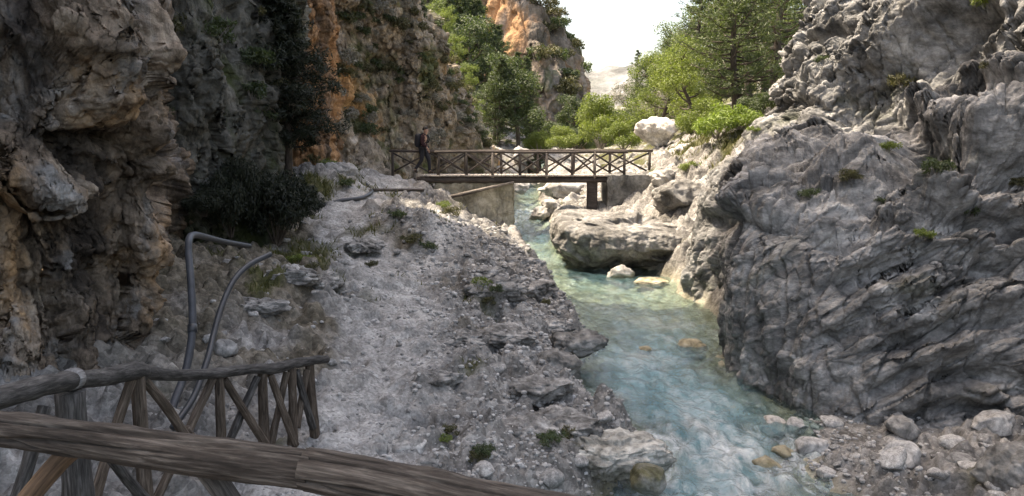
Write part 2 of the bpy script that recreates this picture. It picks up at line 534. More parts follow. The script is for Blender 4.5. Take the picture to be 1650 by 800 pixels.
def water_mat():
    t = NT('stream_water')
    v = t.coords((1.0, 0.5, 1.0))
    tint = t.ramp(t.noise(t.coords((1.5, 0.7, 1.0), rot=(0, 0, 0.3)), 0.9, 8, 0.68, 0.5), [(0.36, (0.06, 0.135, 0.155)), (0.46, (0.14, 0.27, 0.305)), (0.55, (0.27, 0.385, 0.42)), (0.64, (0.44, 0.50, 0.51))])
    f = t.noise(t.coords((1.5, 0.8, 1.0), rot=(0, 0, 0.25)), 1.7, 10, 0.72, 0.35)
    foam = t.ramp(t.math('ADD', f, t.math('MULTIPLY_ADD', t.attr('foam'), 0.29, -0.15)), [(0.56, 0.0), (0.68, 0.5), (0.82, 0.95)])
    col = t.mix(foam, tint, (0.78, 0.80, 0.80))
    h = t.math('ADD', t.noise(v, 3.2, 6, 0.6, 0.8), t.math('MULTIPLY', t.noise(v, 9, 4, 0.6), 0.4))
    nrm = t.bump(h, 0.8, 0.13)
    d = t.n('BsdfDiffuse'); t.l(col, d.inputs[0]); t.l(nrm, d.inputs['Normal'])
    tr = t.n('BsdfTransparent'); tr.inputs[0].default_value = (0.82, 0.95, 0.93, 1)
    m1 = t.n('MixShader')
    op = t.math('MAXIMUM', t.math('MULTIPLY_ADD', t.attr('deep'), 0.78, 0.05), foam)
    t.l(op, m1.inputs[0]); t.l(tr.outputs[0], m1.inputs[1]); t.l(d.outputs[0], m1.inputs[2])
    g = t.n('BsdfGlossy'); g.inputs['Roughness'].default_value = 0.12; t.l(nrm, g.inputs['Normal'])
    fr = t.n('Fresnel'); fr.inputs[0].default_value = 1.33; t.l(nrm, fr.inputs['Normal'])
    m2 = t.n('MixShader'); t.l(fr.outputs[0], m2.inputs[0]); t.l(m1.outputs[0], m2.inputs[1]); t.l(g.outputs[0], m2.inputs[2])
    t.l(m2.outputs[0], t.out.inputs[0])
    return t.m
M['water'] = water_mat()

def wood_mat(name, cols, scale=1.0, rough=0.8, bump=0.6):
    t = NT(name)
    v = t.coords((2.4, 20, 20), attr='grain')
    n = t.noise(v, 2.2 * scale, 8, 0.62, 0.5)
    c = t.ramp(n, [(0.28, cols[0]), (0.48, cols[1]), (0.72, cols[2])])
    big = t.noise(t.coords((1, 3, 3), attr='grain'), 2.0, 5, 0.6)
    c = t.mix(1.0, c, t.ramp(big, [(0.3, 0.6), (0.7, 1.3)]), 'MULTIPLY')
    fine = t.noise(t.coords((3, 70, 70), attr='grain'), 2.0, 5, 0.6)
    c = t.mix(0.7, c, t.ramp(fine, [(0.35, 0.5), (0.65, 1.25)]), 'MULTIPLY')
    h = t.math('ADD', n, t.math('MULTIPLY', fine, 0.6))
    return t.finish(c, rough, t.bump(h, bump, 0.012))
M['log'] = wood_mat('weathered_log', [(0.012, 0.010, 0.0085), (0.045, 0.038, 0.033), (0.125, 0.112, 0.10)])
M['log_dark'] = wood_mat('dark_weathered_log', [(0.022, 0.02, 0.018), (0.065, 0.06, 0.056), (0.17, 0.16, 0.15)])
M['post'] = wood_mat('grey_brown_post', [(0.032, 0.024, 0.018), (0.105, 0.08, 0.061), (0.21, 0.168, 0.134)])
M['brace_brown'] = wood_mat('orange_brown_wood', [(0.04, 0.026, 0.016), (0.105, 0.068, 0.042), (0.18, 0.125, 0.085)])
M['bridge_wood'] = wood_mat('bridge_wood', [(0.03, 0.024, 0.021), (0.075, 0.062, 0.055), (0.135, 0.115, 0.10)])
M['bridge_post'] = wood_mat('sunlit_post_pale_pole', [(0.12, 0.10, 0.085), (0.25, 0.21, 0.18), (0.42, 0.38, 0.34)])  # bridge posts: sunlight put into the colour; leaning pole: its own pale wood
M['deck'] = wood_mat('deck_plank', [(0.20, 0.17, 0.14), (0.36, 0.32, 0.28), (0.5, 0.46, 0.42)])
M['strap'] = wood_mat('pale_rope', [(0.16, 0.153, 0.147), (0.26, 0.25, 0.243), (0.35, 0.34, 0.33)])
M['bark'] = wood_mat('bark', [(0.03, 0.024, 0.019), (0.085, 0.068, 0.055), (0.17, 0.14, 0.12)])
M['twig'] = wood_mat('dry_twig', [(0.16, 0.14, 0.12), (0.28, 0.25, 0.22), (0.4, 0.37, 0.33)])

def plain(name, col, rough=0.6, var=0.25, scale=8, spec=0.3):
    t = NT(name)
    v = t.coords()
    c = t.mix(1.0, col, t.ramp(t.noise(v, scale, 6, 0.65), [(0.3, 1 - var), (0.7, 1 + var)]), 'MULTIPLY')
    t.bsdf.inputs['Specular IOR Level'].default_value = spec
    return t.finish(c, rough, t.bump(t.noise(v, scale * 4, 4, 0.6), 0.15, 0.01))
M['pipe'] = plain('grey_plastic_pipe', (0.05, 0.055, 0.064), 0.5, 0.35, 5, 0.4)
M['pipe_dark'] = plain('black_plastic_pipe', (0.04, 0.044, 0.05), 0.4, 0.3, 5, 0.5)
M['skin'] = plain('skin', (0.42, 0.25, 0.18), 0.6, 0.05)
M['hair'] = plain('dark_hair', (0.02, 0.016, 0.014), 0.6)
M['shirt'] = plain('maroon_cloth', (0.035, 0.015, 0.018), 0.9, 0.2, 12)
M['trousers'] = plain('dark_trousers', (0.028, 0.028, 0.034), 0.9, 0.2, 12)
M['boots'] = plain('brown_boots', (0.05, 0.035, 0.025), 0.7)
M['pack'] = plain('black_backpack', (0.02, 0.021, 0.026), 0.8)

def leaf_mat(name, c0, c1, trans=0.35):
    t = NT(name)
    g = t.n('NewGeometry')
    oi = t.n('ObjectInfo')
    r = t.math('MULTIPLY_ADD', g.outputs['Random Per Island'], 0.75, t.math('MULTIPLY', oi.outputs['Random'], 0.25))
    c = t.ramp(r, [(0.0, c0), (1.0, c1)])
    d = t.n('BsdfDiffuse'); t.l(c, d.inputs[0])
    tl = t.n('BsdfTranslucent'); t.l(t.mix(1.0, c, (1.25, 1.35, 0.6), 'MULTIPLY'), tl.inputs[0])
    gl = t.n('BsdfGlossy'); gl.inputs['Roughness'].default_value = 0.5; gl.inputs[0].default_value = (1, 1, 1, 1)
    m = t.n('MixShader'); m.inputs[0].default_value = trans
    t.l(d.outputs[0], m.inputs[1]); t.l(tl.outputs[0], m.inputs[2])
    m2 = t.n('MixShader'); m2.inputs[0].default_value = 0.03
    t.l(m.outputs[0], m2.inputs[1]); t.l(gl.outputs[0], m2.inputs[2])
    t.l(m2.outputs[0], t.out.inputs[0])
    return t.m
M['leaf'] = leaf_mat('green_leaves', (0.05, 0.074, 0.026), (0.15, 0.185, 0.075))
M['leaf_yellow'] = leaf_mat('yellow_green_leaves', (0.09, 0.13, 0.03), (0.21, 0.25, 0.065))
M['leaf_bright'] = leaf_mat('bright_green_leaves', (0.11, 0.17, 0.035), (0.24, 0.31, 0.07))
M['leaf_dark'] = leaf_mat('dark_green_leaves', (0.03, 0.046, 0.022), (0.095, 0.125, 0.055))
M['needle'] = leaf_mat('pine_needles', (0.032, 0.05, 0.022), (0.11, 0.14, 0.06))
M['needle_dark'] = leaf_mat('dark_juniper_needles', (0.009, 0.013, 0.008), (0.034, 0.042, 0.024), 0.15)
M['leaf_olive'] = leaf_mat('olive_scrub_leaves', (0.05, 0.052, 0.022), (0.135, 0.125, 0.06), 0.2)
M['leaf_grey'] = leaf_mat('grey_scrub_twigs', (0.16, 0.15, 0.125), (0.34, 0.32, 0.28), 0.15)
M['leaf_dry'] = leaf_mat('dry_grass', (0.16, 0.11, 0.05), (0.36, 0.27, 0.13), 0.25)
M['grass'] = leaf_mat('green_grass', (0.05, 0.06, 0.018), (0.14, 0.13, 0.05), 0.25)

# ------------------------------------------------------------------ terrain functions
_WD = np.array([0, 8, 10.5, 12, 15, 18, 22, 26, 30, 34, 45, 80, 400])
_WZ = np.array([-4.75, -4.52, -4.4, -4.3, -4.1, -3.92, -3.72, -3.45, -2.95, -2.6, -2.3, -1.6, 6])
def wlevel(y):
    return np.interp(y, _WD, _WZ)
_RIV = [(90, 868, 880), (50, 845, 868), (40, 830, 864), (34, 820, 876), (31, 832, 884), (28.5, 848, 890), (26.5, 858, 905), (25, 866, 1040), (23.5, 876, 1078), (22, 887, 1090), (20, 915, 1140),
        (18.5, 938, 1165), (17.3, 968, 1165), (16.3, 930, 1150), (15.2, 922, 1165), (14.2, 940, 1235), (13.2, 985, 1285), (12.2, 1055, 1292), (11.2, 1030, 1305), (10.3, 975, 1350),
        (9, 880, 1420), (7, 780, 1560), (4, 620, 2100), (0.5, -4000, 9000)]
_RD = np.array([r[0] for r in _RIV])[::-1]
_RL = np.array([X_at(r[1], r[0], float(wlevel(r[0]))) for r in _RIV])[::-1]
_RR = np.array([X_at(r[2], r[0], float(wlevel(r[0]))) for r in _RIV])[::-1]
_RL[0], _RR[0] = -0.6, 4.6
def redge(y):
    return np.interp(y, _RD, _RL), np.interp(y, _RD, _RR)

_TP = [  # (px, py, distance)
    (560, 720, 9.7), (420, 780, 8.2), (300, 790, 8.0), (100, 790, 7.6), (700, 700, 10.2), (850, 740, 10), (640, 600, 12.2), (560, 560, 13.2), (640, 480, 16), (600, 440, 18),
    (540, 385, 21), (550, 340, 24), (610, 305, 28), (640, 290, 30), (590, 280, 33), (330, 560, 11.5), (320, 480, 13), (340, 410, 16), (420, 480, 14.5), (430, 410, 17.5),
    (500, 520, 14), (500, 440, 17), (480, 370, 21), (515, 295, 26), (545, 275, 29), (300, 380, 19), (700, 520, 14.8), (760, 560, 13.5), (800, 480, 17), (780, 420, 19.5),
    (740, 372, 22), (700, 340, 24.5), (760, 350, 27), (840, 392, 24.5), (850, 432, 20.5), (870, 500, 17.3), (900, 565, 14.8), (880, 640, 12.3), (960, 720, 10.8), (850, 680, 11.2),
    (825, 800, 9.2), (720, 312, 29.5), (760, 362, 29), (820, 370, 29),
    (1350, 740, 11.2), (1500, 720, 11.5), (1640, 700, 11.7), (1640, 790, 9.6), (1450, 790, 10), (1290, 695, 12.5), (1800, 700, 11),
    (1060, 283, 30), (1100, 250, 31), (1180, 230, 28), (1240, 205, 27), (1060, 240, 40), (1000, 335, 29.5), (1075, 330, 27.5), (1120, 300, 27), (960, 318, 33), (900, 335, 34), (900, 322, 38), (930, 292, 42), (890, 300, 45),
    (900, 248, 70), (850, 246, 80), (1000, 230, 70), (780, 262, 47), (740, 262, 44), (1250, 150, 50), (1330, 100, 60), (950, 225, 120), (845, 222, 62), (800, 180, 64), (750, 118, 66), (700, 55, 68), (620, 0, 76), (850, 225, 76), (1150, 215, 45), (1000, 262, 45), (1080, 400, 24), (1120, 420, 22)]
_TW = [P(*p) for p in _TP] + [np.array(p, dtype=float) for p in ((-3, 5, -3.3), (-3, 1, -3.0), (-6, 3, -2.7), (-12, 15, -1.5), (-11, 30, -0.6), (-14, 45, 0.5), (-20, 70, 4), (6, 4, -4.2), (9, 6, -3.9), (9, 1, -4),
       (12, 14, -3.6), (14, 25, 1.5), (22, 40, 6), (30, 70, 10), (0, 1, -4.4), (-25, 130, 9), (40, 130, 14), (0, 160, 5), (0, 260, 9), (-60, 260, 16), (60, 260, 18))]
_TW = np.array(_TW)
def _tps_k(r2):
    return 0.5 * r2 * np.log(r2 + 1e-9)
_tx = _TW[:, :2] / 10.0
_n = len(_tx)
_K = _tps_k(((_tx[:, None] - _tx[None]) ** 2).sum(2)) + np.eye(_n) * 0.002
_A = np.zeros((_n + 3, _n + 3))
_A[:_n, :_n] = _K
_A[:_n, _n] = 1; _A[:_n, _n + 1:] = _tx; _A[_n, :_n] = 1; _A[_n + 1:, :_n] = _tx.T
_TC = np.linalg.solve(_A, np.concatenate([_TW[:, 2], np.zeros(3)]))
def tps(x, y):
    q = np.stack([x, y], 1) / 10.0
    out = np.zeros(len(q))
    for s in range(0, len(q), 40000):
        b = q[s:s + 40000]
        out[s:s + 40000] = _tps_k(((b[:, None] - _tx[None]) ** 2).sum(2)) @ _TC[:_n] + _TC[_n] + b @ _TC[_n + 1:]
    return out

_PATH = np.array([P(*p)[:2] for p in ((440, 790, 8.0), (560, 710, 9.8), (610, 620, 11.8), (640, 540, 14), (645, 480, 16), (605, 440, 18), (548, 388, 21), (555, 340, 24), (612, 305, 28), (640, 288, 30.5), (600, 276, 34))])
_PATH2 = np.array([P(*p)[:2] for p in ((645, 480, 16), (690, 420, 19), (745, 372, 22), (720, 335, 25))])
def path_dist(x, y, pts):
    p = np.stack([x, y, np.zeros_like(x)], 1)
    d = np.full(len(x), 99.0)
    for a, b in zip(pts[:-1], pts[1:]):
        d = np.minimum(d, seg_dist(p, (*a, 0), (*b, 0)))
    return d

HUMMOCKS = [(P(640, 372, 21.3), 1.25, 0.62), (P(690, 395, 20.6), 0.7, 0.35), (P(560, 450, 16.8), 0.9, 0.35), (P(450, 470, 15), 1.3, 0.3), (P(800, 500, 16.6), 0.8, 0.22), (P(770, 470, 17.6), 0.6, 0.18), (P(790, 590, 13.2), 0.9, 0.2), (P(740, 640, 12), 0.7, 0.15), (P(525, 290, 27.5), 1.3, 0.25)]

def terrain(x, y, full=False):
    x = np.asarray(x, dtype=np.float64); y = np.asarray(y, dtype=np.float64)
    base = np.clip(tps(x, y), -5, 40)
    w = wlevel(y)
    xl, xr = redge(y)
    p2 = np.stack([x, y, np.zeros_like(x)], 1)
    wob = 0.28 * fbm(p2 * 0.9, 3) + 0.12 * fbm(p2 * 3.1 + 5, 2)
    tl = xl - x + wob            # >0 on the left bank
    tr = x - xr + wob
    t = np.maximum(tl, tr)
    for c, r, h in HUMMOCKS:
        base = base + h * np.exp(-((x - c[0]) ** 2 + ((y - c[1])) ** 2) / (r * r))
    pd = np.minimum(path_dist(x, y, _PATH) - 0.25, path_dist(x, y, _PATH2))
    pmask = (1 - sstep(0.05, 0.85, pd + 0.7 * fbm(p2 * 1.1 + 9, 4))) * (0.55 + 0.45 * sstep(-0.25, 0.2, fbm(p2 * 2.3 + 19, 4)))
    near = 1 - sstep(45, 80, y)
    rough = (1 - 0.72 * pmask) * near
    soilm = sstep(0.15, -0.1, fbm(p2 * 0.45 + 3, 3) + 0.12 * (x + 3.2)) * sstep(9, 12, y) * (1 - sstep(22, 26, y)) * (1 - pmask) * (x < 1)
    lump = billow(p2 * 1.1 + 20, 3)
    f1, f2, rid = worley(p2 * 2.6 + 0.35 * fbm(p2 * 2, 2)[:, None])
    f1b, f2b, ridb = worley(p2 * 6.5 + 50)
    stones = np.clip(0.62 - f1, 0, 1) * (0.3 + rid) * 0.34 + np.clip(0.55 - f1b, 0, 1) * (0.2 + ridb) * 0.16
    b2 = base + rough * (0.34 * (lump - 0.45) + stones - 0.05) + 0.05 * fbm(p2 * 2.4, 4) * near + 0.012 * fbm(p2 * 11, 3)
    b2 = b2 - rough * 0.32 * sstep(0.22, 0.48, perlin(p2 * 1.25 + 123)) * near + rough * 0.10 * (billow(p2 * 4.2 + 7, 3) - 0.4)
    # channel
    cw = np.maximum(xr - xl, 0.3)
    s = np.clip((x - xl) / cw, 0, 1)
    bed = w - 0.08 - (0.20 + 0.22 * (1 - sstep(15, 20, y))) * np.sin(np.pi * s) ** 0.7 + 0.7 * (stones - 0.05) + 0.08 * fbm(p2 * 1.7, 3)
    bankw = np.where(tl > tr, 0.55 + 0.25 * fbm(p2 * 0.7 + 70, 2), 0.6)
    m = sstep(-0.05, 1.0, t / bankw)
    z = bed * (1 - m) + np.maximum(b2, np.where(m > 0.2, w + 0.06, -99)) * m
    if not full:
        return z
    grass = sstep(0.02, 0.3, fbm(p2 * 0.8 + 33, 3) - 0.22 + 0.35 * np.exp(-((x + 4.3) ** 2) / 2.2 - ((y - 18.5) ** 2) / 14) + 0.4 * np.exp(-((x + 5.6) ** 2) / 1.5 - ((y - 27) ** 2) / 9) + 0.3 * sstep(25, 30, y) * (x > 5) + 0.2 * sstep(42, 55, y)) * (1 - pmask) * sstep(0.3, 0.9, t)
    return z, pmask * sstep(0, 0.4, t), np.clip(soilm, 0, 1), grass, 1 - sstep(0.0, 0.35, t)

# ground sheet: finer near the stream, reaching far beyond the gorge
def make_ground():
    ys = np.concatenate([np.linspace(0.5, 7.5, 30)[:-1], np.geomspace(7.5, 34, 640)[:-1], np.geomspace(34, 70, 110)[:-1], np.geomspace(70, 900, 50)])
    us = np.concatenate([np.linspace(-3.0, -0.75, 40)[:-1], np.linspace(-0.75, 0.75, 640)[:-1], np.linspace(0.75, 3.0, 40)])
    U, Y = np.meshgrid(us, ys)
    X = U * (Y + 2.5)
    x, y = X.ravel(), Y.ravel()
    z, pm, so_, gr, bd = terrain(x, y, True)
    o = build('ground', np.stack([x, y, z], 1), [grid_faces(len(us), len(ys))], M['ground'], attrs={'path': pm, 'soil': so_, 'grass': gr, 'bed': bd})
    tag(o, 'rubble strewn gorge floor with a trodden gravel path', None, None, 'structure')
make_ground()

def make_water():
    ys = np.concatenate([np.geomspace(2, 9, 80)[:-1], np.geomspace(9, 36, 520)[:-1], np.geomspace(36, 95, 60)])
    us = np.linspace(-0.12, 1.12, 150)
    U, Y = np.meshgrid(us, ys)
    xl, xr = redge(Y)
    X = xl - 0.5 + (xr - xl + 1.0) * np.clip(U, 0, 1)
    x, y = X.ravel(), Y.ravel()
    p = np.stack([x, y, np.zeros_like(x)], 1)
    fast = np.clip(np.exp(-((y - 11.5) / 2.3) ** 2) + np.exp(-((y - 34) / 5) ** 2) + 0.35 * np.exp(-((y - 20) / 2.5) ** 2) + 0.3 * np.exp(-((y - 15.5) / 1.5) ** 2) , 0, 1)
    wv = fbm(p * np.array((1.6, 1.0, 1)), 3) * 0.06 + billow(p * np.array((2.6, 1.6, 1)) + 8, 2) * 0.045 - 0.03
    z = wlevel(y) + wv * (0.65 + 1.5 * fast)
    gz = terrain(x, y)
    deep = sstep(0.08, 0.62, z - gz)
    o = build('stream_water', np.stack([x, y, z], 1), [grid_faces(len(us), len(ys))], M['water'], attrs={'foam': fast, 'deep': deep})
    tag(o, 'shallow turquoise mountain stream with white riffles', None, None, 'structure')
make_water()

def gz(x, y):
    return float(terrain(np.array([x]), np.array([y]))[0])

# ------------------------------------------------------------------ cliffs
def up(p, dx, dy, z):
    return (p[0] + dx, p[1] + dy, z)

def chips(k, amp):
    def fn(V):
        a, ea = facets(V * k * np.array((1, 1, 1.5)) + 55 + 0.3 * fbm(V * k * 0.7, 2)[:, None])
        b, eb = facets(V * k * 2.6 + 65)
        return amp * (1.0 * a + 0.42 * b - 0.35 * np.exp(-(ea / 0.06) ** 2) + 0.7 * fbm(V * k * 2.2, 4, .6))
    return fn

def disp_brown(V, N):
    lowk = sstep(0.2, -0.9, V[:, 2])
    q = V * np.stack([np.ones(len(V)), np.ones(len(V)), 0.62 - 0.0 * lowk], 1)
    q = q + 0.35 * np.stack([fbm(q * 0.5 + 3, 2), fbm(q * 0.5 + 13, 2), fbm(q * 0.5 + 23, 2)], 1)
    v1, e1 = facets(q * np.array((0.9, 0.9, 0.6)) + 5)
    v2, e2 = facets(q * np.array((2.4, 2.4, 1.5)) + 15)
    v3, e3 = facets(q * np.array((6.5, 6.5, 4.5)) + 25)
    d = 0.30 * v1 + 0.16 * v2 * (1 - 0.5 * lowk) + 0.055 * v3 - 0.10 * np.exp(-(e1 / 0.05) ** 2) - 0.04 * np.exp(-(e2 / 0.06) ** 2) - 0.12
    d += 0.34 * (billow(q * 0.62, 2) - 0.4) + 0.22 * (billow(V * np.array((1.1, 1.1, 0.22)) + 64, 3) - 0.4) + 0.2 * (1 - 0.65 * lowk) * (billow(q * 1.9 + 4, 3) - 0.4) + 0.28 * lowk * (billow(V * np.array((1.5, 1.5, 0.28)) + 44, 3) - 0.4) + 0.12 * (1 - 0.4 * lowk) * fbm(V * 4.2, 5, 0.6) + 0.03 * billow(V * 12, 2)
    cav = perlin(V * np.array((0.8, 0.8, 0.55)) + 91)
    d -= 0.75 * sstep(0.22, 0.5, cav)
    cav2 = perlin(V * np.array((2.1, 2.1, 1.3)) + 191)
    d -= 0.26 * sstep(0.25, 0.5, cav2) * sstep(-1.5, 0.5, V[:, 2])
    d -= 0.14 * np.exp(-(perlin(V * np.array((1.3, 1.3, 0.35)) + 60) / 0.09) ** 2)
    d += 0.75 * ledges(V, BROWN_LEDGES)
    for a, b, r, dep in (((155, 470, 10), (170, 575, 10), 0.28, 0.35), ((225, 210, 10.5), (150, 235, 10), 0.5, 0.45), ((20, 130, 9.7), (60, 210, 9.7), 0.5, 0.4)):
        d -= dep * np.exp(-(seg_dist(V, P(*a), P(*b)) / r) ** 2)
    for a, b, r, dep in (((60, 60, 9.5), (110, 110, 9.7), 0.55, 0.35), ((180, 60, 10.3), (230, 130, 10.6), 0.6, 0.3), ((95, 280, 9.6), (105, 330, 9.6), 0.4, 0.3)):
        d += dep * np.exp(-(seg_dist(V, P(*a), P(*b)) / r) ** 2)
    return N * d[:, None]

def ledges(V, items):
    """rock ledges: each follows a line across the face, bulging above it and undercut below it"""
    dep = V[:, 1] * CT - V[:, 2] * ST
    dep = np.maximum(dep, 0.5)
    u = 825 + F * V[:, 0] / dep
    w = 400 - F * (V[:, 1] * ST + V[:, 2] * CT) / dep
    m = dep / F
    wob = fbm(V * 1.1 + 300, 3) * 0.35
    out = np.zeros(len(V))
    ok0 = (V[:, 1] > 3)
    for line, A, B, rt, rb in items:
        L = np.array(line, dtype=float)
        best = np.full(len(V), 1e9); h = np.zeros(len(V)); endd = np.zeros(len(V))
        for a, b in zip(L[:-1], L[1:]):
            ab = b - a; ln = np.hypot(*ab)
            t = ((u - a[0]) * ab[0] + (w - a[1]) * ab[1]) / ln ** 2
            tc = np.clip(t, 0, 1)
            dx = u - a[0] - tc * ab[0]; dy = w - a[1] - tc * ab[1]
            d = np.hypot(dx, dy)
            perp = -(ab[0] * (w - a[1]) - ab[1] * (u - a[0])) / ln          # above the line is positive
            k = d < best
            best = np.where(k, d, best); h = np.where(k, perp, h)
            endd = np.where(k, np.abs(t - tc) * ln, endd)
        hm = h * m + wob * 0.5
        win = np.exp(-(endd * m / 0.35) ** 2) * ok0
        top = A * np.exp(-(np.clip(hm, 0, None) / rt) ** 2)
        low = -B * np.exp(-((hm + rb) / (rb * 0.85)) ** 2)
        mixk = sstep(-0.38 * rb, 0.34 * rb, hm)
        out += win * (top * mixk + (1 - mixk) * (low + A * np.exp(-(hm / (0.4 * rb)) ** 2)))
    return out

BROWN_LEDGES = [([(-20, 290), (40, 300), (110, 335), (185, 300), (262, 282)], 0.18, 0.50, 0.5, 0.35), ([(50, 165), (130, 215), (190, 190), (245, 215)], 0.15, 0.40, 0.5, 0.22),
    ([(-20, 60), (30, 110), (75, 190)], 0.12, 0.45, 0.5, 0.25), ([(90, 430), (160, 400), (240, 420)], 0.10, 0.22, 0.4, 0.25), ([(120, 90), (170, 110), (230, 95)], 0.14, 0.25, 0.4, 0.16), ([(150, 250), (200, 265), (235, 240)], 0.1, 0.35, 0.3, 0.2)]
def near_cliff():
    cols = []
    cols.append([(-5.6, 2.0, z) for z in (-4.2, -3.2, -1.9, -0.6, 0.6, 2.2, 9, 22, 40)])
    cols.append([(-6.0, 6.0, z) for z in (-4.2, -3.2, -1.9, -0.6, 0.6, 2.2, 9, 22, 40)])
    for base in ((-60, 9.0), (30, 9.5), (110, 9.9), (190, 10.6)):
        px, d = base
        c = [P(px, py, d + o) for py, o in ((720, 0.0), (600, 0.0), (450, 0.25), (300, 0.0), (150, -0.1), (-20, 0.2))]
        c[0][2] -= 0.5
        cols.append(c + [up(c[-1], -0.4, 0.3, 9), up(c[-1], -0.6, 0.6, 22), up(c[-1], -0.6, 1.5, 40)])
    c = [P(*p) for p in ((262, 680, 11.4), (268, 590, 11.4), (252, 440, 11.6), (278, 285, 11.3), (250, 150, 11.5), (248, -20, 11.6))]
    c[0][2] -= 0.5
    cols.append(c + [up(c[-1], -0.2, 0.5, 9), up(c[-1], -0.3, 1, 22), up(c[-1], -0.3, 2, 40)])
    c2 = [(p[0] - 1.1, p[1] + 2.2, p[2]) for p in c]
    cols.append(c2 + [up(c2[-1], 0, 0.5, 9), up(c2[-1], 0, 1, 22), up(c2[-1], 0, 2, 40)])
    c3 = [(p[0] - 2.2, p[1] + 7.5, p[2]) for p in c]
    cols.append(c3 + [up(c3[-1], 0, 0.5, 9), up(c3[-1], 0, 1, 22), up(c3[-1], 0, 2, 40)])
    o = sheet('cliff', cols, [12, 30, 70, 70, 70, 80, 70, 30], [12, 45, 60, 60, 60, 60, 40, 14, 10], disp_brown, M['cliff_brown'], detail=chips(3.0, 0.06))
    tag(o, 'near brown and tan limestone cliff bulging over the log railing', None, None, 'structure')
near_cliff()

def disp_mid(amp=1.0, sc=1.0, vert=0.5, seed=0.0):
    def fn(V, N):
        q = V * np.array((1, 1, vert)) * sc + seed
        q = q + 0.4 * np.stack([fbm(q * 0.4 + 3, 2), fbm(q * 0.4 + 13, 2), fbm(q * 0.4 + 23, 2)], 1)
        v1, e1 = facets(q * 0.75 + 3)
        v2, e2 = facets(q * 2.1 + 7)
        d = 0.8 * (billow(q * 0.35, 2) - 0.4) + 0.3 * (billow(q * 1.1 + 4, 3) - 0.4) + 0.14 * fbm(V * sc * 3, 4, .6) + 0.34 * v1 + 0.17 * v2 - 0.10 * np.exp(-(e1 / 0.06) ** 2)
        st = V[:, 2] * sc * 1.1 + 1.2 * fbm(q * 0.3 + 40, 2)
        d += 0.05 * (st - np.floor(st))
        return N * (d * amp)[:, None]
    return fn

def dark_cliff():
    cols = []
    for px, d, top in ((225, 16.5, 40), (290, 17.0, 40), (350, 17.8, 40), (400, 19.2, 40), (434, 21.7, 37), (454, 24.2, 9.0), (457, 28, 9)):  # top: unseen height, stepped to shape the shadow edge across the gorge
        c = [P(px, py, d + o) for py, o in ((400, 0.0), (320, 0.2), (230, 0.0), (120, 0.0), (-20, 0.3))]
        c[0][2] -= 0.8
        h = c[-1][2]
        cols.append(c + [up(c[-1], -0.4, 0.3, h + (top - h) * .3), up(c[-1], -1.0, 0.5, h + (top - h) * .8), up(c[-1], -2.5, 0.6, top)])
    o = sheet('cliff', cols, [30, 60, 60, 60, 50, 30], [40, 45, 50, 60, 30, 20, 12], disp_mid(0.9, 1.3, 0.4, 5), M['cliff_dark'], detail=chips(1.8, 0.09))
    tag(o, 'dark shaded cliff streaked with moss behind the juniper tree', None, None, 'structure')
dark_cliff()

def orange_cliff():
    cols = []
    for px, d in ((440, 26.6), (462, 27.2), (484, 27.4), (506, 27.8), (526, 28.6), (533, 30.5), (522, 34)):
        c = [P(px + o2, py, d + o) for py, o, o2 in ((285, 0.0, 4), (230, 0.2, 3), (150, 0.0, 2), (70, 0.0, -2), (-20, 0.3, -4))]
        c[0][2] -= 0.8
        cols.append(c + [up(c[-1], -0.6, 0.5, 7.5), up(c[-1], -3, 1.5, 9.5)])
    o = sheet('cliff', cols, [30, 40, 40, 40, 40, 30], [40, 60, 60, 60, 30, 16], disp_mid(0.75, 1.6, 0.35, 15), M['cliff_orange'], detail=chips(1.6, 0.10))
    tag(o, 'bright orange rock buttress above the far end of the path', None, None, 'structure')
orange_cliff()

def olive_cliff():
    cols = []
    for px, d, by, ty in ((528, 31, 270, -60), (556, 31.6, 268, -60), (610, 33, 266, -60), (655, 34.5, 264, -45), (700, 36, 264, 30), (735, 38.5, 262, 105), (768, 41.5, 262, 172), (792, 44.5, 262, 232), (800, 52, 262, 240)):
        c = []
        for k in range(5):
            f = k / 4
            c.append(P(px - 14 * f * (px > 600), by + (ty - by) * f, d + 0.4 * f + (0.6 * math.sin(f * 5 + px * .02))))
        c[0][2] -= 1.0
        t = c[-1]
        cols.append(c + [up(t, -0.9, 0.9, t[2] + (4.2 if px < 690 else 0.9)), up(t, -4, 2.5, t[2] + (4.5 if px < 690 else 1.6)), up(t, -9, 4, t[2] + 0.5)])  # left part raised above the view to cast shade on the bank
    o = sheet('cliff', cols, [40, 60, 60, 60, 60, 50, 40, 20], [60, 60, 60, 60, 24, 20, 12], disp_mid(0.75, 0.9, 0.55, 25), M['cliff_olive'], detail=chips(1.3, 0.13))
    tag(o, 'scrub covered cliff with ochre stains sloping down to the bridge', None, None, 'structure')
olive_cliff()

def far_cliff():
    cols = []
    for px, d, ty in ((660, 100, -160), (730, 96, -110), (790, 93, -60), (835, 91, -25), (866, 90, 8), (888, 91, 38), (910, 93, 58), (928, 97, 78), (930, 112, 95)):
        by = 250
        c = [P(px + 8 * (1 - f), by + (ty - by) * f, d + 1.5 * math.sin(f * 6 + px * .03) + 6 * f * f) for f in (0, .25, .5, .75, 1)]
        c[0][2] -= 3
        t = c[-1]
        cols.append(c + [up(t, -2, 3, t[2] + 2), up(t, -10, 12, t[2] + 3)])
    o = sheet('cliff', cols, [30, 50, 50, 50, 40, 40, 40, 20], [40, 50, 50, 50, 20, 10], disp_mid(2.2, 0.33, 0.45, 35), M['cliff_far'])
    tag(o, 'distant sunlit orange and grey cliff below the gap of sky', None, None, 'structure')
far_cliff()

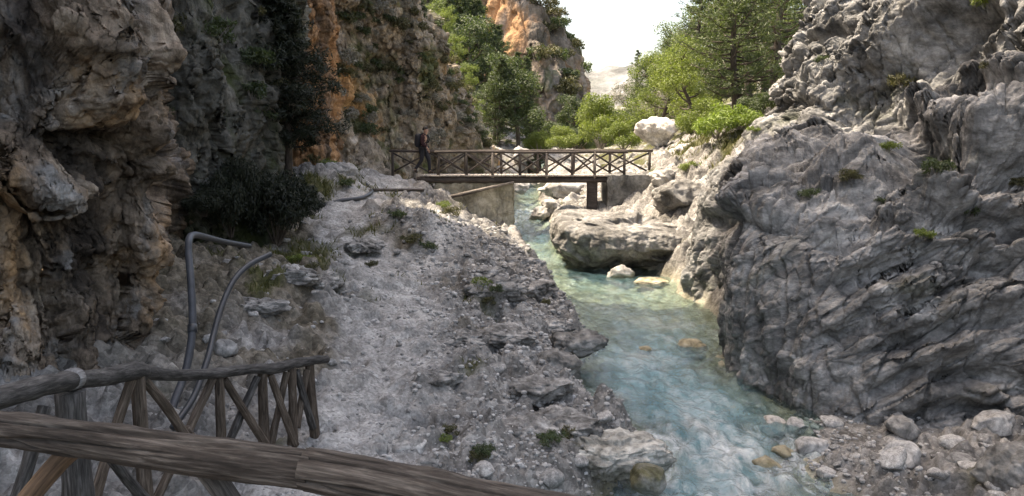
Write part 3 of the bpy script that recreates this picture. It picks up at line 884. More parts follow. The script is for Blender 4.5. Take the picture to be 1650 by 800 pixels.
def far_hill():
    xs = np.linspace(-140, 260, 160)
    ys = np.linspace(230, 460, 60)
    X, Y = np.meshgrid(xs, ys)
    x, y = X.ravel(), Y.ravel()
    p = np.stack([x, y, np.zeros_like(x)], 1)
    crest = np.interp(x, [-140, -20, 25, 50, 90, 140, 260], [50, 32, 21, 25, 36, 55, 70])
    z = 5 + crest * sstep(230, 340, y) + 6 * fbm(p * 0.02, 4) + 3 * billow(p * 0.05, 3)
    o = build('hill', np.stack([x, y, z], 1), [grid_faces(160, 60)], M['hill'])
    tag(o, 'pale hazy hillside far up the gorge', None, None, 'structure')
far_hill()

NB = np.array((-0.50, 0.30, 0.81)); NB /= np.linalg.norm(NB)
E1 = np.cross(NB, np.array((0, 1.0, 0))); E1 /= np.linalg.norm(E1)
E2 = np.cross(NB, E1)
def disp_right(V, N):
    warp = np.stack([fbm(V * 0.5 + 3, 3), fbm(V * 0.5 + 13, 3), fbm(V * 0.5 + 23, 3)], 1)
    s = V @ NB
    q = np.stack([(V @ E1) * 0.42, (V @ E2) * 0.7, s * 1.15], 1) + 0.20 * warp      # lenses drawn out along the bedding
    low = sstep(-0.4, -1.5, V[:, 2]) * sstep(6.2, 4.9, V[:, 0])
    def ledge(t):
        f = t - np.floor(t)
        return np.where(f < 0.16, f / 0.16, (1 - f) / 0.84)
    l1 = ledge(s / 1.25 + 0.75 * warp[:, 0] + 0.10 * fbm(V * 1.6, 2))
    l2 = ledge(s / 0.47 + 1.1 * warp[:, 1] + 0.25 * fbm(V * 2.0, 2))
    l3 = ledge(s / 0.17 + 1.6 * warp[:, 2] + 0.5 * fbm(V * 2.6 + 9, 3))
    k = 1 - 0.8 * low
    d = 0.24 * (l1 - 0.5) * k + 0.085 * (l2 - 0.5) * k + 0.02 * (l3 - 0.5) * k
    d += 0.34 * (billow(q * 0.62, 2) - 0.4) * (1 - 0.75 * low) + 0.08 * (billow(q * 1.9 + 4, 3) - 0.4) * (1 - 0.55 * low)
    v1, e1 = facets(q * np.array((1.5, 1.5, 1.15)) + 3)
    v2, e2 = facets(q * np.array((3.6, 3.6, 3.2)) + 13)
    v3, e3 = facets(q * np.array((9.0, 9.0, 8.5)) + 23)
    d += (0.30 * v1 - 0.07 * np.exp(-(e1 / 0.04) ** 2)) * (1 - 0.75 * low) + (0.15 * v2 - 0.04 * np.exp(-(e2 / 0.05) ** 2)) * (1 - 0.6 * low) + 0.02 * v3 * (1 - 0.6 * low)
    rough = fbm(V * 4.2, 5, 0.6)
    d += 0.05 * rough * (1 - 0.4 * low) - 0.10
    fl = V * np.array((2.2, 2.2, 0.5))
    d += low * (0.12 * fbm(fl, 3) - 0.10 * np.exp(-(perlin(fl * 0.8 + 50) / 0.08) ** 2))
    crk = perlin(q * 1.5 + 77)
    d -= 0.06 * np.exp(-(crk / 0.05) ** 2) * (1 - 0.85 * low)
    crk2 = perlin(V * np.array((0.9, 0.9, 0.35)) + 177)
    d -= 0.09 * np.exp(-(crk2 / 0.04) ** 2) * (1 - 0.6 * low)
    d += ledges(V, GREY_LEDGES)
    for a, b, r, dep in (((1250, 60, 22), (1240, 190, 21), 0.45, 0.25), ((1120, 395, 20.5), (1150, 430, 19.5), 0.3, 0.2), ((1425, 205, 16.8), (1490, 300, 14.8), 0.35, 0.5)):
        d -= dep * np.exp(-(seg_dist(V, P(*a), P(*b)) / r) ** 2)
    return N * d[:, None]

GREY_LEDGES = [([(1322, 125), (1365, 95), (1410, 70), (1500, 10), (1540, -30)], 0.30, 1.15, 0.9, 0.62), ([(1365, 165), (1395, 135), (1440, 128), (1475, 150)], 0.22, 0.45, 0.5, 0.3),
    ([(1470, 175), (1520, 190), (1580, 215), (1670, 205)], 0.30, 0.85, 0.8, 0.45), ([(1500, 305), (1545, 312), (1600, 300), (1680, 315)], 0.28, 0.65, 0.65, 0.3), ([(1520, 120), (1570, 105), (1660, 120)], 0.16, 0.35, 0.5, 0.25), ([(1560, 60), (1610, 45), (1660, 60)], 0.14, 0.35, 0.4, 0.22),
    ([(1150, 330), (1210, 318), (1300, 322), (1365, 300), (1420, 268)], 0.20, 0.30, 0.8, 0.4), ([(1230, 262), (1290, 240), (1340, 205), (1385, 190)], 0.14, 0.28, 0.5, 0.2), ([(1340, 345), (1400, 330), (1470, 335), (1520, 345)], 0.18, 0.40, 0.45, 0.26),
    ([(1370, 430), (1440, 395), (1520, 385)], 0.14, 0.32, 0.4, 0.24), ([(1530, 410), (1590, 385), (1670, 395)], 0.18, 0.5, 0.4, 0.3), ([(1330, 520), (1400, 480), (1470, 465)], 0.10, 0.22, 0.35, 0.2), ([(1470, 520), (1550, 480), (1660, 470)], 0.16, 0.4, 0.4, 0.26),
    ([(1420, 610), (1490, 575), (1540, 560)], 0.14, 0.30, 0.3, 0.18), ([(1530, 590), (1590, 575), (1660, 590)], 0.16, 0.34, 0.35, 0.2), ([(1470, 655), (1530, 640), (1600, 650)], 0.14, 0.3, 0.25, 0.16), ([(1280, 95), (1300, 60), (1345, 40)], 0.12, 0.25, 0.5, 0.2), ([(1250, 160), (1290, 150), (1325, 150)], 0.10, 0.3, 0.4, 0.2)]
def grey_chips(V):
    s = V @ NB
    q = np.stack([(V @ E1) * 0.45, (V @ E2) * 0.7, s * 1.25], 1)
    base = chips(2.7, 1.0)(q)
    low = sstep(-0.4, -1.5, V[:, 2]) * sstep(6.2, 4.9, V[:, 0])
    amp = 0.022 + 0.055 * sstep(-0.12, 0.3, fbm(V * 0.55 + 400, 3)) 
    return base * amp * (1 - 0.6 * low) + 0.012 * fbm(V * 9, 3)
def right_wall():
    cols = []
    C = [
        [(1085, 478, 22.2), (1098, 410, 22.1), (1120, 350, 22), (1150, 292, 22.4), (1236, 205, 23.5), (1254, 125, 24), (1308, -15, 25)],
        [(1162, 522, 19.9), (1165, 450, 19.7), (1168, 370, 19.6), (1185, 290, 20.0), (1256, 205, 21.9), (1276, 120, 22.8), (1324, -15, 23.6)],
        [(1158, 616, 15.6), (1160, 520, 15.7), (1164, 400, 15.85), (1180, 303, 16.3), (1270, 225, 19.9), (1318, 125, 21.4), (1372, -15, 22.4)],
        [(1240, 668, 13.9), (1240, 570, 14.0), (1245, 450, 14.25), (1270, 325, 14.9), (1312, 228, 18.4), (1370, 125, 20.2), (1400, -15, 21.2)],
        [(1300, 705, 12.9), (1310, 600, 13.1), (1340, 470, 13.5), (1370, 345, 14.3), (1410, 225, 17.3), (1450, 125, 18.6), (1480, -15, 20)],
        [(1450, 708, 12.1), (1460, 600, 12.6), (1480, 470, 13.2), (1500, 350, 13.8), (1530, 240, 15.0), (1560, 120, 17.2), (1580, -15, 18.2)],
        [(1650, 705, 11.7), (1660, 590, 12.2), (1670, 470, 12.9), (1680, 350, 13.6), (1690, 230, 14.5), (1700, 120, 15.5), (1710, -15, 16.5)],
        [(1850, 720, 10.8), (1850, 590, 11.2), (1850, 470, 11.8), (1860, 350, 12.4), (1870, 230, 13.2), (1880, 120, 14), (1890, -15, 15)],
    ]
    for k, c in enumerate(C):
        c = [P(*p) for p in c]
        c[0] = c[0] + np.array((0.1, 0.1, -0.7))
        t = c[-1]
        cols.append(c + [up(t, 1.8, 2.2, t[2] + 5), up(t, 4, 4, t[2] + 13)])
    first = [(p[0] + 2.4, p[1] + 3.2, p[2]) for p in cols[0]]
    zs = [p[2] for p in cols[-1]]
    last = [(9.6 + 0.15 * i, 4.0, z) for i, z in enumerate(zs)]
    cols = [first] + cols + [last]
    o = sheet('cliff', cols, [24, 60, 60, 110, 100, 130, 130, 50, 20], [80, 95, 95, 95, 90, 90, 24, 14], disp_right, M['wall_grey'], detail=grey_chips)
    tag(o, 'massive layered grey rock wall rising straight from the stream', None, None, 'structure')
right_wall()
# ------------------------------------------------------------------ finding surfaces
import bmesh
from mathutils.bvhtree import BVHTree
CLIFFS = [o for o in COL.objects if o.name.split('.')[0] == 'cliff']
_GROUND = COL.objects['ground']
def bvh_of(objs):
    vs_, fs_ = [], []
    for o in objs:
        n = len(vs_)
        vs_ += [v.co.copy() for v in o.data.vertices]
        fs_ += [[n + i for i in p.vertices] for p in o.data.polygons]
    return BVHTree.FromPolygons(vs_, fs_)
BV = bvh_of(CLIFFS + [_GROUND])
def hit(px, py):
    """the rock or ground seen at a point of the view: place, normal"""
    d = Vector(P(px, py, 10.0)).normalized()
    loc, nor, i, dist = BV.ray_cast(Vector((0, 0, 0)), d)
    if loc is None:
        return Vector(P(px, py, 30)), Vector((0, 0, 1))
    return loc, nor

# ------------------------------------------------------------------ rocks
_ICO = {}
def ico(sub):
    if sub not in _ICO:
        bm = bmesh.new()
        bmesh.ops.create_icosphere(bm, subdivisions=sub, radius=1.0)
        v = np.array([x.co[:] for x in bm.verts])
        f = np.array([[x.index for x in y.verts] for y in bm.faces])
        bm.free()
        _ICO[sub] = (v, f)
    return _ICO[sub]

def rock_shape(size, seed, sub=4, boxy=0.75, rough=0.22, cuts=7, fine=0.05):
    v, f = ico(sub)
    rs = np.random.default_rng(seed)
    ex = 2.0 / boxy
    q = v / ((np.abs(v) ** ex).sum(1) ** (1 / ex))[:, None]
    for _ in range(cuts):                              # broken faces
        n = rs.normal(size=3); n /= np.linalg.norm(n)
        h = rs.uniform(0.62, 0.95)
        e = q @ n - h
        q = q - np.clip(e, 0, None)[:, None] * n * 0.9
    s0 = seed * 3.71
    nr = q / np.linalg.norm(q, axis=1)[:, None]
    d = rough * fbm(v * 1.2 + s0, 3) + rough * 0.5 * (billow(v * 2.3 + s0, 3) - 0.4)
    sz = np.array(size, dtype=float)
    d2 = fine * fbm(v * sz * 5 / max(sz.mean(), 1e-6) + s0, 4)
    return (q + nr * (d + d2)[:, None]) * sz, f

def rock(name, loc, size, seed, mat, label, cat='rock', rz=0.0, sub=4, group=None, under=0.0, **kw):
    v, f = rock_shape(size, seed, sub, **kw)
    if sub >= 5:
        nv_ = v / np.linalg.norm(v, axis=1)[:, None]
        fa, ea = facets(v * 4.2 + seed)
        fb, eb = facets(v * 10 + seed)
        v = v + nv_ * (0.055 * fa + 0.022 * fb - 0.02 * np.exp(-(ea / 0.06) ** 2))[:, None]
    if under:
        v[:, :2] *= (1 - under + under * sstep(-0.9, 0.35, v[:, 2] / size[2]))[:, None]
    o = build(name, v, [f], mat)
    o.location = loc
    o.rotation_euler = (0, 0, rz)
    tag(o, label, cat, group)
    return o

# the flat-topped boulder that carries the bridge post
def pier_boulder():
    v, f = rock_shape((2.2, 2.9, 0.86), 11, 7, boxy=0.42, rough=0.05, cuts=0, fine=0.01)
    z = v[:, 2]
    k = 0.66 + 0.34 * sstep(-0.95, 0.25, z)
    fr = sstep(0.4, -1.2, v[:, 1])
    v[:, 0] *= k
    v[:, 1] *= 1 - (1 - k) * (0.3 + 1.15 * fr)
    v[:, 2] += 0.015 * v[:, 1] - 0.07 * v[:, 0] * sstep(0, .8, z)
    p = v + 5
    n = v / np.linalg.norm(v, axis=1)[:, None]
    f1, f2, rid = worley(p * 2.4)
    f1b, f2b, ridb = worley(p * 5.5)
    v = v + n * (0.26 * fbm(p * 0.7, 3) + 0.12 * (billow(p * 1.5, 3) - 0.4) + 0.09 * fbm(p * 3.2, 4, .6) + 0.14 * (0.5 - f1) * (0.4 + rid) + 0.10 * (0.5 - f1b) * (0.3 + ridb) - 0.22 * sstep(0.15, 0.4, perlin(p * 1.3 + 9)))[:, None]
    o = build('boulder', v, [f], M['boulder_grey'])
    o.location = (X_at(1003, 27.0, -2.9), 27.0, -3.0)
    tag(o, 'big undercut grey boulder in the stream carrying the dark bridge post', 'boulder')
pier_boulder()
def at(px, py, d, dz=0.0):
    p = P(px, py, d); p[2] += dz
    return tuple(p)
rock('boulder', at(1060, 218, 40), (1.02, 0.9, 0.74), 5, M['rock_tan'], 'large pale boulder with white top beside the far end of the bridge', 'boulder', -0.35, 5, rough=0.25, boxy=0.7, cuts=9, under=.3)
rock('boulder', at(1105, 322, 27), (0.95, 0.9, 0.62), 23, M['boulder_grey'], 'pitted grey boulder wedged between the stone abutment and the rock wall', 'boulder', 0.2, 5, rough=0.25)
rock('boulder', at(1085, 292, 29.2), (0.8, 0.7, 0.45), 29, M['rock_white'], 'pale broken boulder at the right bridge end', 'boulder', 0.9, 5, rough=0.25)
rock('rock', at(1000, 441, 24.0), (0.42, 0.32, 0.24), 31, M['rock_white'], 'small white rock in the water at the foot of the undercut boulder', 'rock', 0.3, 4)
rock('rock', at(1048, 455, 23.3), (0.5, 0.35, 0.12), 33, M['stone_yellow'], 'low yellowish slab at the waterline behind the undercut boulder', 'rock', 0.1, 4)
rock('boulder', at(980, 738, 10.8), (0.8, 0.5, 0.26), 41, M['bank_rock'], 'broad yellowish ledge rock jutting into the stream from the near bank', 'boulder', -0.25, 6, rough=0.3, boxy=0.65, under=.25, fine=.14)
rock('rock', at(1040, 775, 9.9), (0.24, 0.22, 0.2), 43, M['stone_moss'], 'small mossy boulder standing in the foaming water', 'rock', 0.5, 4)
rock('boulder', at(930, 555, 15.6), (0.55, 0.5, 0.26), 45, M['boulder_grey'], 'flat pale rock overhanging the stream edge at mid bank', 'boulder', -0.3, 5, rough=0.25)
rock('boulder', at(890, 600, 13.6), (0.45, 0.42, 0.3), 46, M['boulder_grey'], 'lumpy conglomerate block at the edge of the bank above the pool', 'boulder', 0.7, 5, rough=0.3)
rock('rock', at(662, 722, 10.0), (0.3, 0.25, 0.13), 47, M['stone_pale'], 'smooth pale slab lying on the bank beyond the thick log rail', 'rock', 0.4, 4)
rock('rock', at(700, 745, 9.6), (0.22, 0.18, 0.12), 48, M['stone'], 'angular grey rock next to the smooth pale slab on the bank', 'rock', 1.1, 4)
rock('rock', at(612, 728, 9.7), (0.13, 0.12, 0.1), 49, M['stone'], 'bluish grey cobble just above the seam of the log rail', 'rock', 0.2, 4)
rock('boulder', at(668, 372, 21.0), (0.75, 0.6, 0.36), 51, M['stone_moss'], 'mossy hummock of rock beside the path', 'boulder', 0.3, 5, rough=0.3)
rock('rock', at(648, 350, 22.2), (0.36, 0.32, 0.24), 52, M['stone_moss'], 'dark mossy rock on top of the hummock by the path', 'rock', 0.9, 4)
rock('boulder', at(545, 284, 27.5), (0.62, 0.5, 0.42), 53, M['stone'], 'grey boulder on the grassy mound by the far path', 'boulder', 0.2, 5)
rock('boulder', at(518, 302, 26.2), (0.5, 0.4, 0.34), 54, M['stone_moss'], 'brown boulder under the juniper beside the black hose', 'boulder', 0.6, 4)
rock('boulder', at(1246, 686, 13.0), (0.2, 0.18, 0.15), 61, M['rock_tan'], 'pinkish round rock in the water against the rock wall', 'rock', 0.3, 4)
rock('rock', at(1284, 692, 12.8), (0.22, 0.16, 0.2), 62, M['stone_pale'], 'pale rock leaning against the wall foot at the waterline', 'rock', 0.9, 4)
rock('rock', at(1312, 722, 12.0), (0.27, 0.2, 0.15), 63, M['stone_pale'], 'smooth oblong boulder where the pebble shore meets the water', 'rock', 0.1, 4)
rock('boulder', at(1448, 738, 11.2), (0.31, 0.26, 0.21), 64, M['stone_pale'], 'biggest pale rounded boulder on the pebble shore', 'boulder', 0.7, 4)
rock('boulder', at(1605, 682, 12.0), (0.34, 0.25, 0.16), 65, M['stone_pale'], 'flat pale boulder resting against the rock wall above the pebble shore', 'boulder', 0.2, 4)
rock('boulder', at(1630, 760, 10.0), (0.36, 0.32, 0.3), 66, M['boulder_grey'], 'dark knobbly conglomerate boulder in the corner of the pebble shore', 'boulder', 0.4, 5, rough=0.3)
rock('rock', at(1455, 690, 12.1), (0.3, 0.24, 0.16), 67, M['stone'], 'grey block at the foot of the wall behind the big pale boulder', 'rock', 0.9, 4)
rock('rock', at(1545, 745, 10.8), (0.2, 0.18, 0.12), 68, M['stone'], 'dark grey angular stone on the pebble shore', 'rock', 0.6, 4)
rock('rock', at(362, 560, 11.4), (0.16, 0.15, 0.14), 69, M['stone'], 'rounded grey rock behind the curved black hose', 'rock', 0.6, 4)
for k, (px, py, d, s) in enumerate(((905, 305, 38, .9), (930, 330, 34.5, .8), (890, 335, 33.5, .55), (870, 345, 33, .45), (915, 350, 31.5, .7), (885, 290, 43, .8), (840, 300, 41, .6), (800, 252, 52, .9), (840, 250, 50, .8), (1010, 285, 36, 0.8), (1085, 255, 34, 0.6), (1110, 245, 33, 0.7), (1130, 262, 31, 0.55))):
    rock('boulder', at(px, py, d), (s, s * .8, s * .62), 80 + k, M['rock_white'], 'bleached white boulder in the sunlit streambed beyond the bridge', 'boulder', k * 1.3, 4, 'sunlit boulders beyond the bridge', rough=0.4, boxy=.8, cuts=14, fine=.16)
for k, (px, py, d, s) in enumerate(((1112, 546, 17.2, .22), (1128, 556, 17.0, .14), (1040, 552, 16.8, .14), (1236, 738, 11.5, .17), (1262, 722, 11.9, .14))):
    x, y, _ = P(px, py, d)
    rock('rock', (x, y, float(wlevel(y)) - 0.02 - s * .3), (s * 1.3, s, s * .7), 120 + k, M['stone_yellow'], 'algae stained rock barely breaking the surface of the stream', 'rock', k * .9, 3, 'rocks in the stream')

for k, (px, py, d, s_) in enumerate(((838, 425, 20.8, .5), (862, 462, 18.9, .45), (806, 505, 16.8, .5), (885, 520, 16.6, .42), (872, 640, 12.4, .4), (905, 692, 11.3, .42), (842, 705, 10.8, .36), (762, 622, 12.4, .34), (706, 645, 11.9, .3), (745, 560, 13.6, .34), (778, 470, 18, .42), (820, 565, 14.3, .4), (590, 405, 19.5, .4), (470, 470, 15, .4), (520, 470, 15.6, .35), (420, 510, 13.6, .35))):
    x = X_at(px, d, -3)
    rock('outcrop', (x, d, gz(x, d) - .02), (s_ * 1.35, s_, s_ * .42), 160 + k, M['outcrop'], 'low knobbly conglomerate outcrop breaking through the rubble bank', 'rock', k * 1.7, 5, 'outcrops on the rubble bank', rough=.4, boxy=.8, fine=.16)
# counted stones on the banks
STN = []
for k in range(8):
    v, f = rock_shape((1, .82, .6), 200 + k, 3, boxy=0.8, rough=0.25, cuts=8, fine=0.06)
    STN.append((v, f))
def scatter(n, region, rmin, rmax, mats, label, group, pw=2.0, seed=1, sink=0.25):
    rs = np.random.default_rng(seed)
    protos = []
    for k, (v, f) in enumerate(STN):
        me = build('stone', v, [f], M[mats[k % len(mats)]], link=False).data
        protos.append(me)
    pts = region(rs, n)
    zz = terrain(pts[:, 0], pts[:, 1])
    for i, (x, y) in enumerate(pts):
        r = rmin + (rmax - rmin) * rs.uniform() ** pw
        o = bpy.data.objects.new('stone', protos[i % 8])
        COL.objects.link(o)
        o.location = (x, y, zz[i] + r * (0.5 - sink * 1.6))
        o.rotation_euler = (rs.normal() * .2, rs.normal() * .2, rs.uniform(0, 6.28))
        o.scale = (r * rs.uniform(.8, 1.3), r, r * rs.uniform(.7, 1.1))
        tag(o, label, 'stone', group)
def reg_bank(rs, n):
    out = []
    while len(out) < n:
        y = math.exp(rs.uniform(math.log(8.6), math.log(25)))
        xl, xr = redge(y)
        x = xl + 0.15 - abs(rs.normal()) * 1.6
        if path_dist(np.array([x]), np.array([y]), _PATH)[0] < 0.55 or x < -5: continue
        out.append((x, y))
    return np.array(out)
def reg_slope(rs, n):
    out = []
    while len(out) < n:
        y = rs.uniform(11, 22)
        x = rs.uniform(-5.6, -2.2)
        if path_dist(np.array([x]), np.array([y]), _PATH)[0] < 0.7: continue
        out.append((x, y))
    return np.array(out)
def reg_shore(rs, n):
    out = []
    while len(out) < n:
        y = rs.uniform(8.8, 13.3)
        xl, xr = redge(y)
        x = xr - 0.25 + abs(rs.normal()) * 1.4
        out.append((x, y))
    return np.array(out)
scatter(105, reg_bank, 0.05, 0.2, ('stone', 'stone_pale', 'stone'), 'grey stone half buried in the rubble bank between path and stream', 'stones on the rubble bank', 2.2, 3)
scatter(70, reg_slope, 0.04, 0.15, ('stone', 'stone', 'stone_pale'), 'broken stone on the brown slope below the mossy cliff', 'stones on the brown slope', 2.0, 4)
scatter(95, reg_shore, 0.05, 0.19, ('stone_pale', 'stone', 'stone_pale'), 'pale cobble lying on the pebble shore below the rock wall', 'cobbles on the pebble shore', 2.2, 5, 0.2)

def gravel():
    rs = np.random.default_rng(9)
    n = 13500
    y = np.exp(rs.uniform(math.log(8.0), math.log(24), n))
    xl, xr = redge(y)
    side = rs.uniform(size=n) < 0.76
    x = np.where(side, xl + 0.1 - np.abs(rs.normal(size=n)) * 2.0, xr - 0.2 + np.abs(rs.normal(size=n)) * 1.3)
    ok = ~(side & (path_dist(x, y, _PATH) < 0.5) & (rs.uniform(size=n) < 0.45)) & (side | (y < 13.6)) & (x > -5.8)
    x, y = x[ok], y[ok]; n = len(x)
    z = terrain(x, y)
    r = (0.010 + 0.042 * rs.uniform(size=n) ** 3.0) * np.clip(y / 11, 0.8, 1.6)
    v0, f0 = ico(1)
    va = [rock_shape((1, .85, .65), 300 + k, 1, 0.8, 0.3, 6, 0.0)[0] for k in range(12)]
    va = np.array(va)
    ang = rs.uniform(0, 6.28, n)
    c, s = np.cos(ang), np.sin(ang)
    B = va[rs.integers(0, 12, n)] * r[:, None, None]
    V = np.stack([B[..., 0] * c[:, None] - B[..., 1] * s[:, None] + x[:, None], B[..., 0] * s[:, None] + B[..., 1] * c[:, None] + y[:, None], B[..., 2] + (z + r * .25)[:, None]], -1)
    FF = f0[None] + (np.arange(n) * len(v0))[:, None, None]
    t = NT('gravel')
    g = t.n('NewGeometry')
    c_ = t.ramp(g.outputs['Random Per Island'], [(0.0, (0.17, 0.165, 0.158)), (0.5, (0.31, 0.303, 0.293)), (0.85, (0.42, 0.412, 0.40)), (1.0, (0.50, 0.49, 0.48))])
    m = t.finish(c_, 0.92)
    o = build('gravel', V.reshape(-1, 3), [FF.reshape(-1, 3)], m, smooth=False)
    tag(o, 'loose grey gravel and pebbles on both banks of the stream', 'gravel', None, 'stuff')
gravel()

# ------------------------------------------------------------------ far footbridge
DZ = -0.92                         # deck top
def footbridge():
    root = tag(empty('footbridge', (0, 30.8, DZ)), 'wooden footbridge with crossed log railings spanning the stream', 'footbridge')
    L = lambda x, y, z: np.array((x, y - 30.8, z - DZ))
    x0, x1, xe = X_at(676, 30, DZ), X_at(968, 30, DZ), X_at(974, 31, DZ)
    d = MB()
    nb = 46
    for i in range(nb):
        x = x0 + (xe - x0) * (i + .5) / nb
        d.box(L(x, 30.82, DZ - 0.025 + random.uniform(-.006, .006)), ((xe - x0) / nb - .018, 1.9 + random.uniform(-.06, .06), 0.05), bev=0.008)
    d.build('deck', M['deck'], root, smooth=False)
    for y in (30.02, 31.55):
        b = MB(); b.tube([L(x0 - .1, y, DZ - .16), L((x0 + x1) / 2, y, DZ - .17), L(x1 + .35, y, DZ - .16)], [.105, .11, .1], 12, 0.12, seed=y, sub=6)
        b.build('beam', M['bridge_wood'], root)
    pm = MB()
    xp = X_at(953, 30.5, DZ)
    for y in (30.2,):
        pm = MB(); pm.box(L(xp, y, (-1.14 - 2.3) / 2), (0.36, 0.34, 1.16), bev=0.03); pm.build('pillar', M['bridge_wood'], root, smooth=False)
    def side(y, pxs, zt, long_brace):
        xs = [X_at(p, y, DZ) for p in pxs]
        m = MB(); m.tube([L(xs[0] - .12, y, zt)] + [L(x, y, zt + random.uniform(-.015, .015)) for x in xs[1:-1]] + [L(xs[-1] + .12, y, zt)], .05, 9, 0.15, seed=y, sub=3)
        m.build('handrail', M['bridge_wood'], root)
        for i, x in enumerate(xs):
            m = MB(); m.tube([L(x + random.uniform(-.02, .02), y, zt + .03), L(x, y, DZ - .2)], [.045, .055], 8, 0.15, seed=i)
            m.build('post', M['bridge_post'] if (y < 31 and i > 1 and i % 2 == 0) else M['bridge_wood'], root)  # every other front post painted paler to stand in for sunlight
        for i, (a, b) in enumerate(zip(xs[:-1], xs[1:])):
            for (p, q, o_) in (((a, DZ + .06), (b, zt - .07), .03), ((a, zt - .07), (b, DZ + .06), -.03)):
                m = MB(); m.tube([L(p[0], y + o_, p[1]), L((p[0] + q[0]) / 2, y + o_, (p[1] + q[1]) / 2 + .01), L(q[0], y + o_, q[1])], .032, 7, 0.15, seed=i + y)
                m.build('brace', M['bridge_wood'], root)
    side(29.98, (706, 752, 794, 838, 881, 922, 958, 1006), DZ + .80, 0)
    side(31.62, (633, 692, 750, 808, 866, 924, 982, 1046), DZ + .84, 0)
footbridge()

def masonry_block(name, x0, x1, y0, y1, z0, z1, mat, label, seed, taper=0.0):
    nx, ny, nz = 26, 12, 22
    def face(o, a, b, n1, n2):
        U, W = np.meshgrid(np.linspace(0, 1, n1), np.linspace(0, 1, n2))
        return (o + U.reshape(-1, 1) * a + W.reshape(-1, 1) * b), grid_faces(n1, n2)
    X, Y, Z = np.array((x1 - x0, 0, 0)), np.array((0, y1 - y0, 0)), np.array((0, 0, z1 - z0))
    o = np.array((x0, y0, z0))
    m = MB()
    for (q, a, b, n1, n2) in ((o, X, Z, nx, nz), (o + Y, Z, X, nz, nx), (o, Z, Y, nz, ny), (o + X, Y, Z, ny, nz), (o + Z, X, Y, nx, ny), (o, Y, X, ny, nx)):
        v, f = face(q, a, b, n1, n2)
        m.add(v, [f])
    V = np.vstack(m.v)
    c = np.array(((x0 + x1) / 2, (y0 + y1) / 2, (z0 + z1) / 2))
    h = np.array((x1 - x0, y1 - y0, z1 - z0)) / 2
    rel = (V - c) / h
    n = np.sign(rel) * np.abs(rel) ** 6
    V = V + n * (0.06 * fbm(V * 2.1 + seed, 3) + 0.05 * (billow(V * 3.3 + seed, 2) - .4))[:, None] * 1.3
    V[:, 0] += taper * (z1 - V[:, 2]) * np.sign(rel[:, 0]) * np.abs(rel[:, 0])
    ob = build(name, V - np.array((c[0], c[1], z0)), [np.vstack(x) for x in m.f.values()], mat)
    ob.location = (c[0], c[1], z0)
    tag(ob, label, 'wall')
masonry_block('abutment_wall', X_at(702, 30.2, -1.1), X_at(826, 30.2, -1.1), 30.0, 32.0, -3.0, -1.21, M['masonry'], 'pale yellowish stone abutment under the left end of the footbridge', 3, 0.03)
masonry_block('abutment_wall', X_at(978, 30.2, -1.1), X_at(1060, 30.2, -1.1), 29.85, 32.2, -2.5, -0.93, M['masonry_grey'], 'grey stone abutment wall beside the dark bridge post', 8)
m = MB(); m.tube([P(715, 320, 29.75), P(770, 307, 29.75), P(828, 294, 29.9)], [.06, .055, .045], 9, 0.15, seed=3, sub=5)
tag(m.build('pole', M['bridge_post']), 'pale bare pole leaning across the yellowish abutment', 'pole')
m = MB(); m.tube([P(688, 318, 29.6), P(735, 316, 29.7), P(790, 303, 29.8)], [.05, .05, .04], 9, 0.15, seed=5, sub=5)
tag(m.build('pole', M['bridge_wood']), 'dark grey pole lying on the bank in front of the abutment', 'pole')

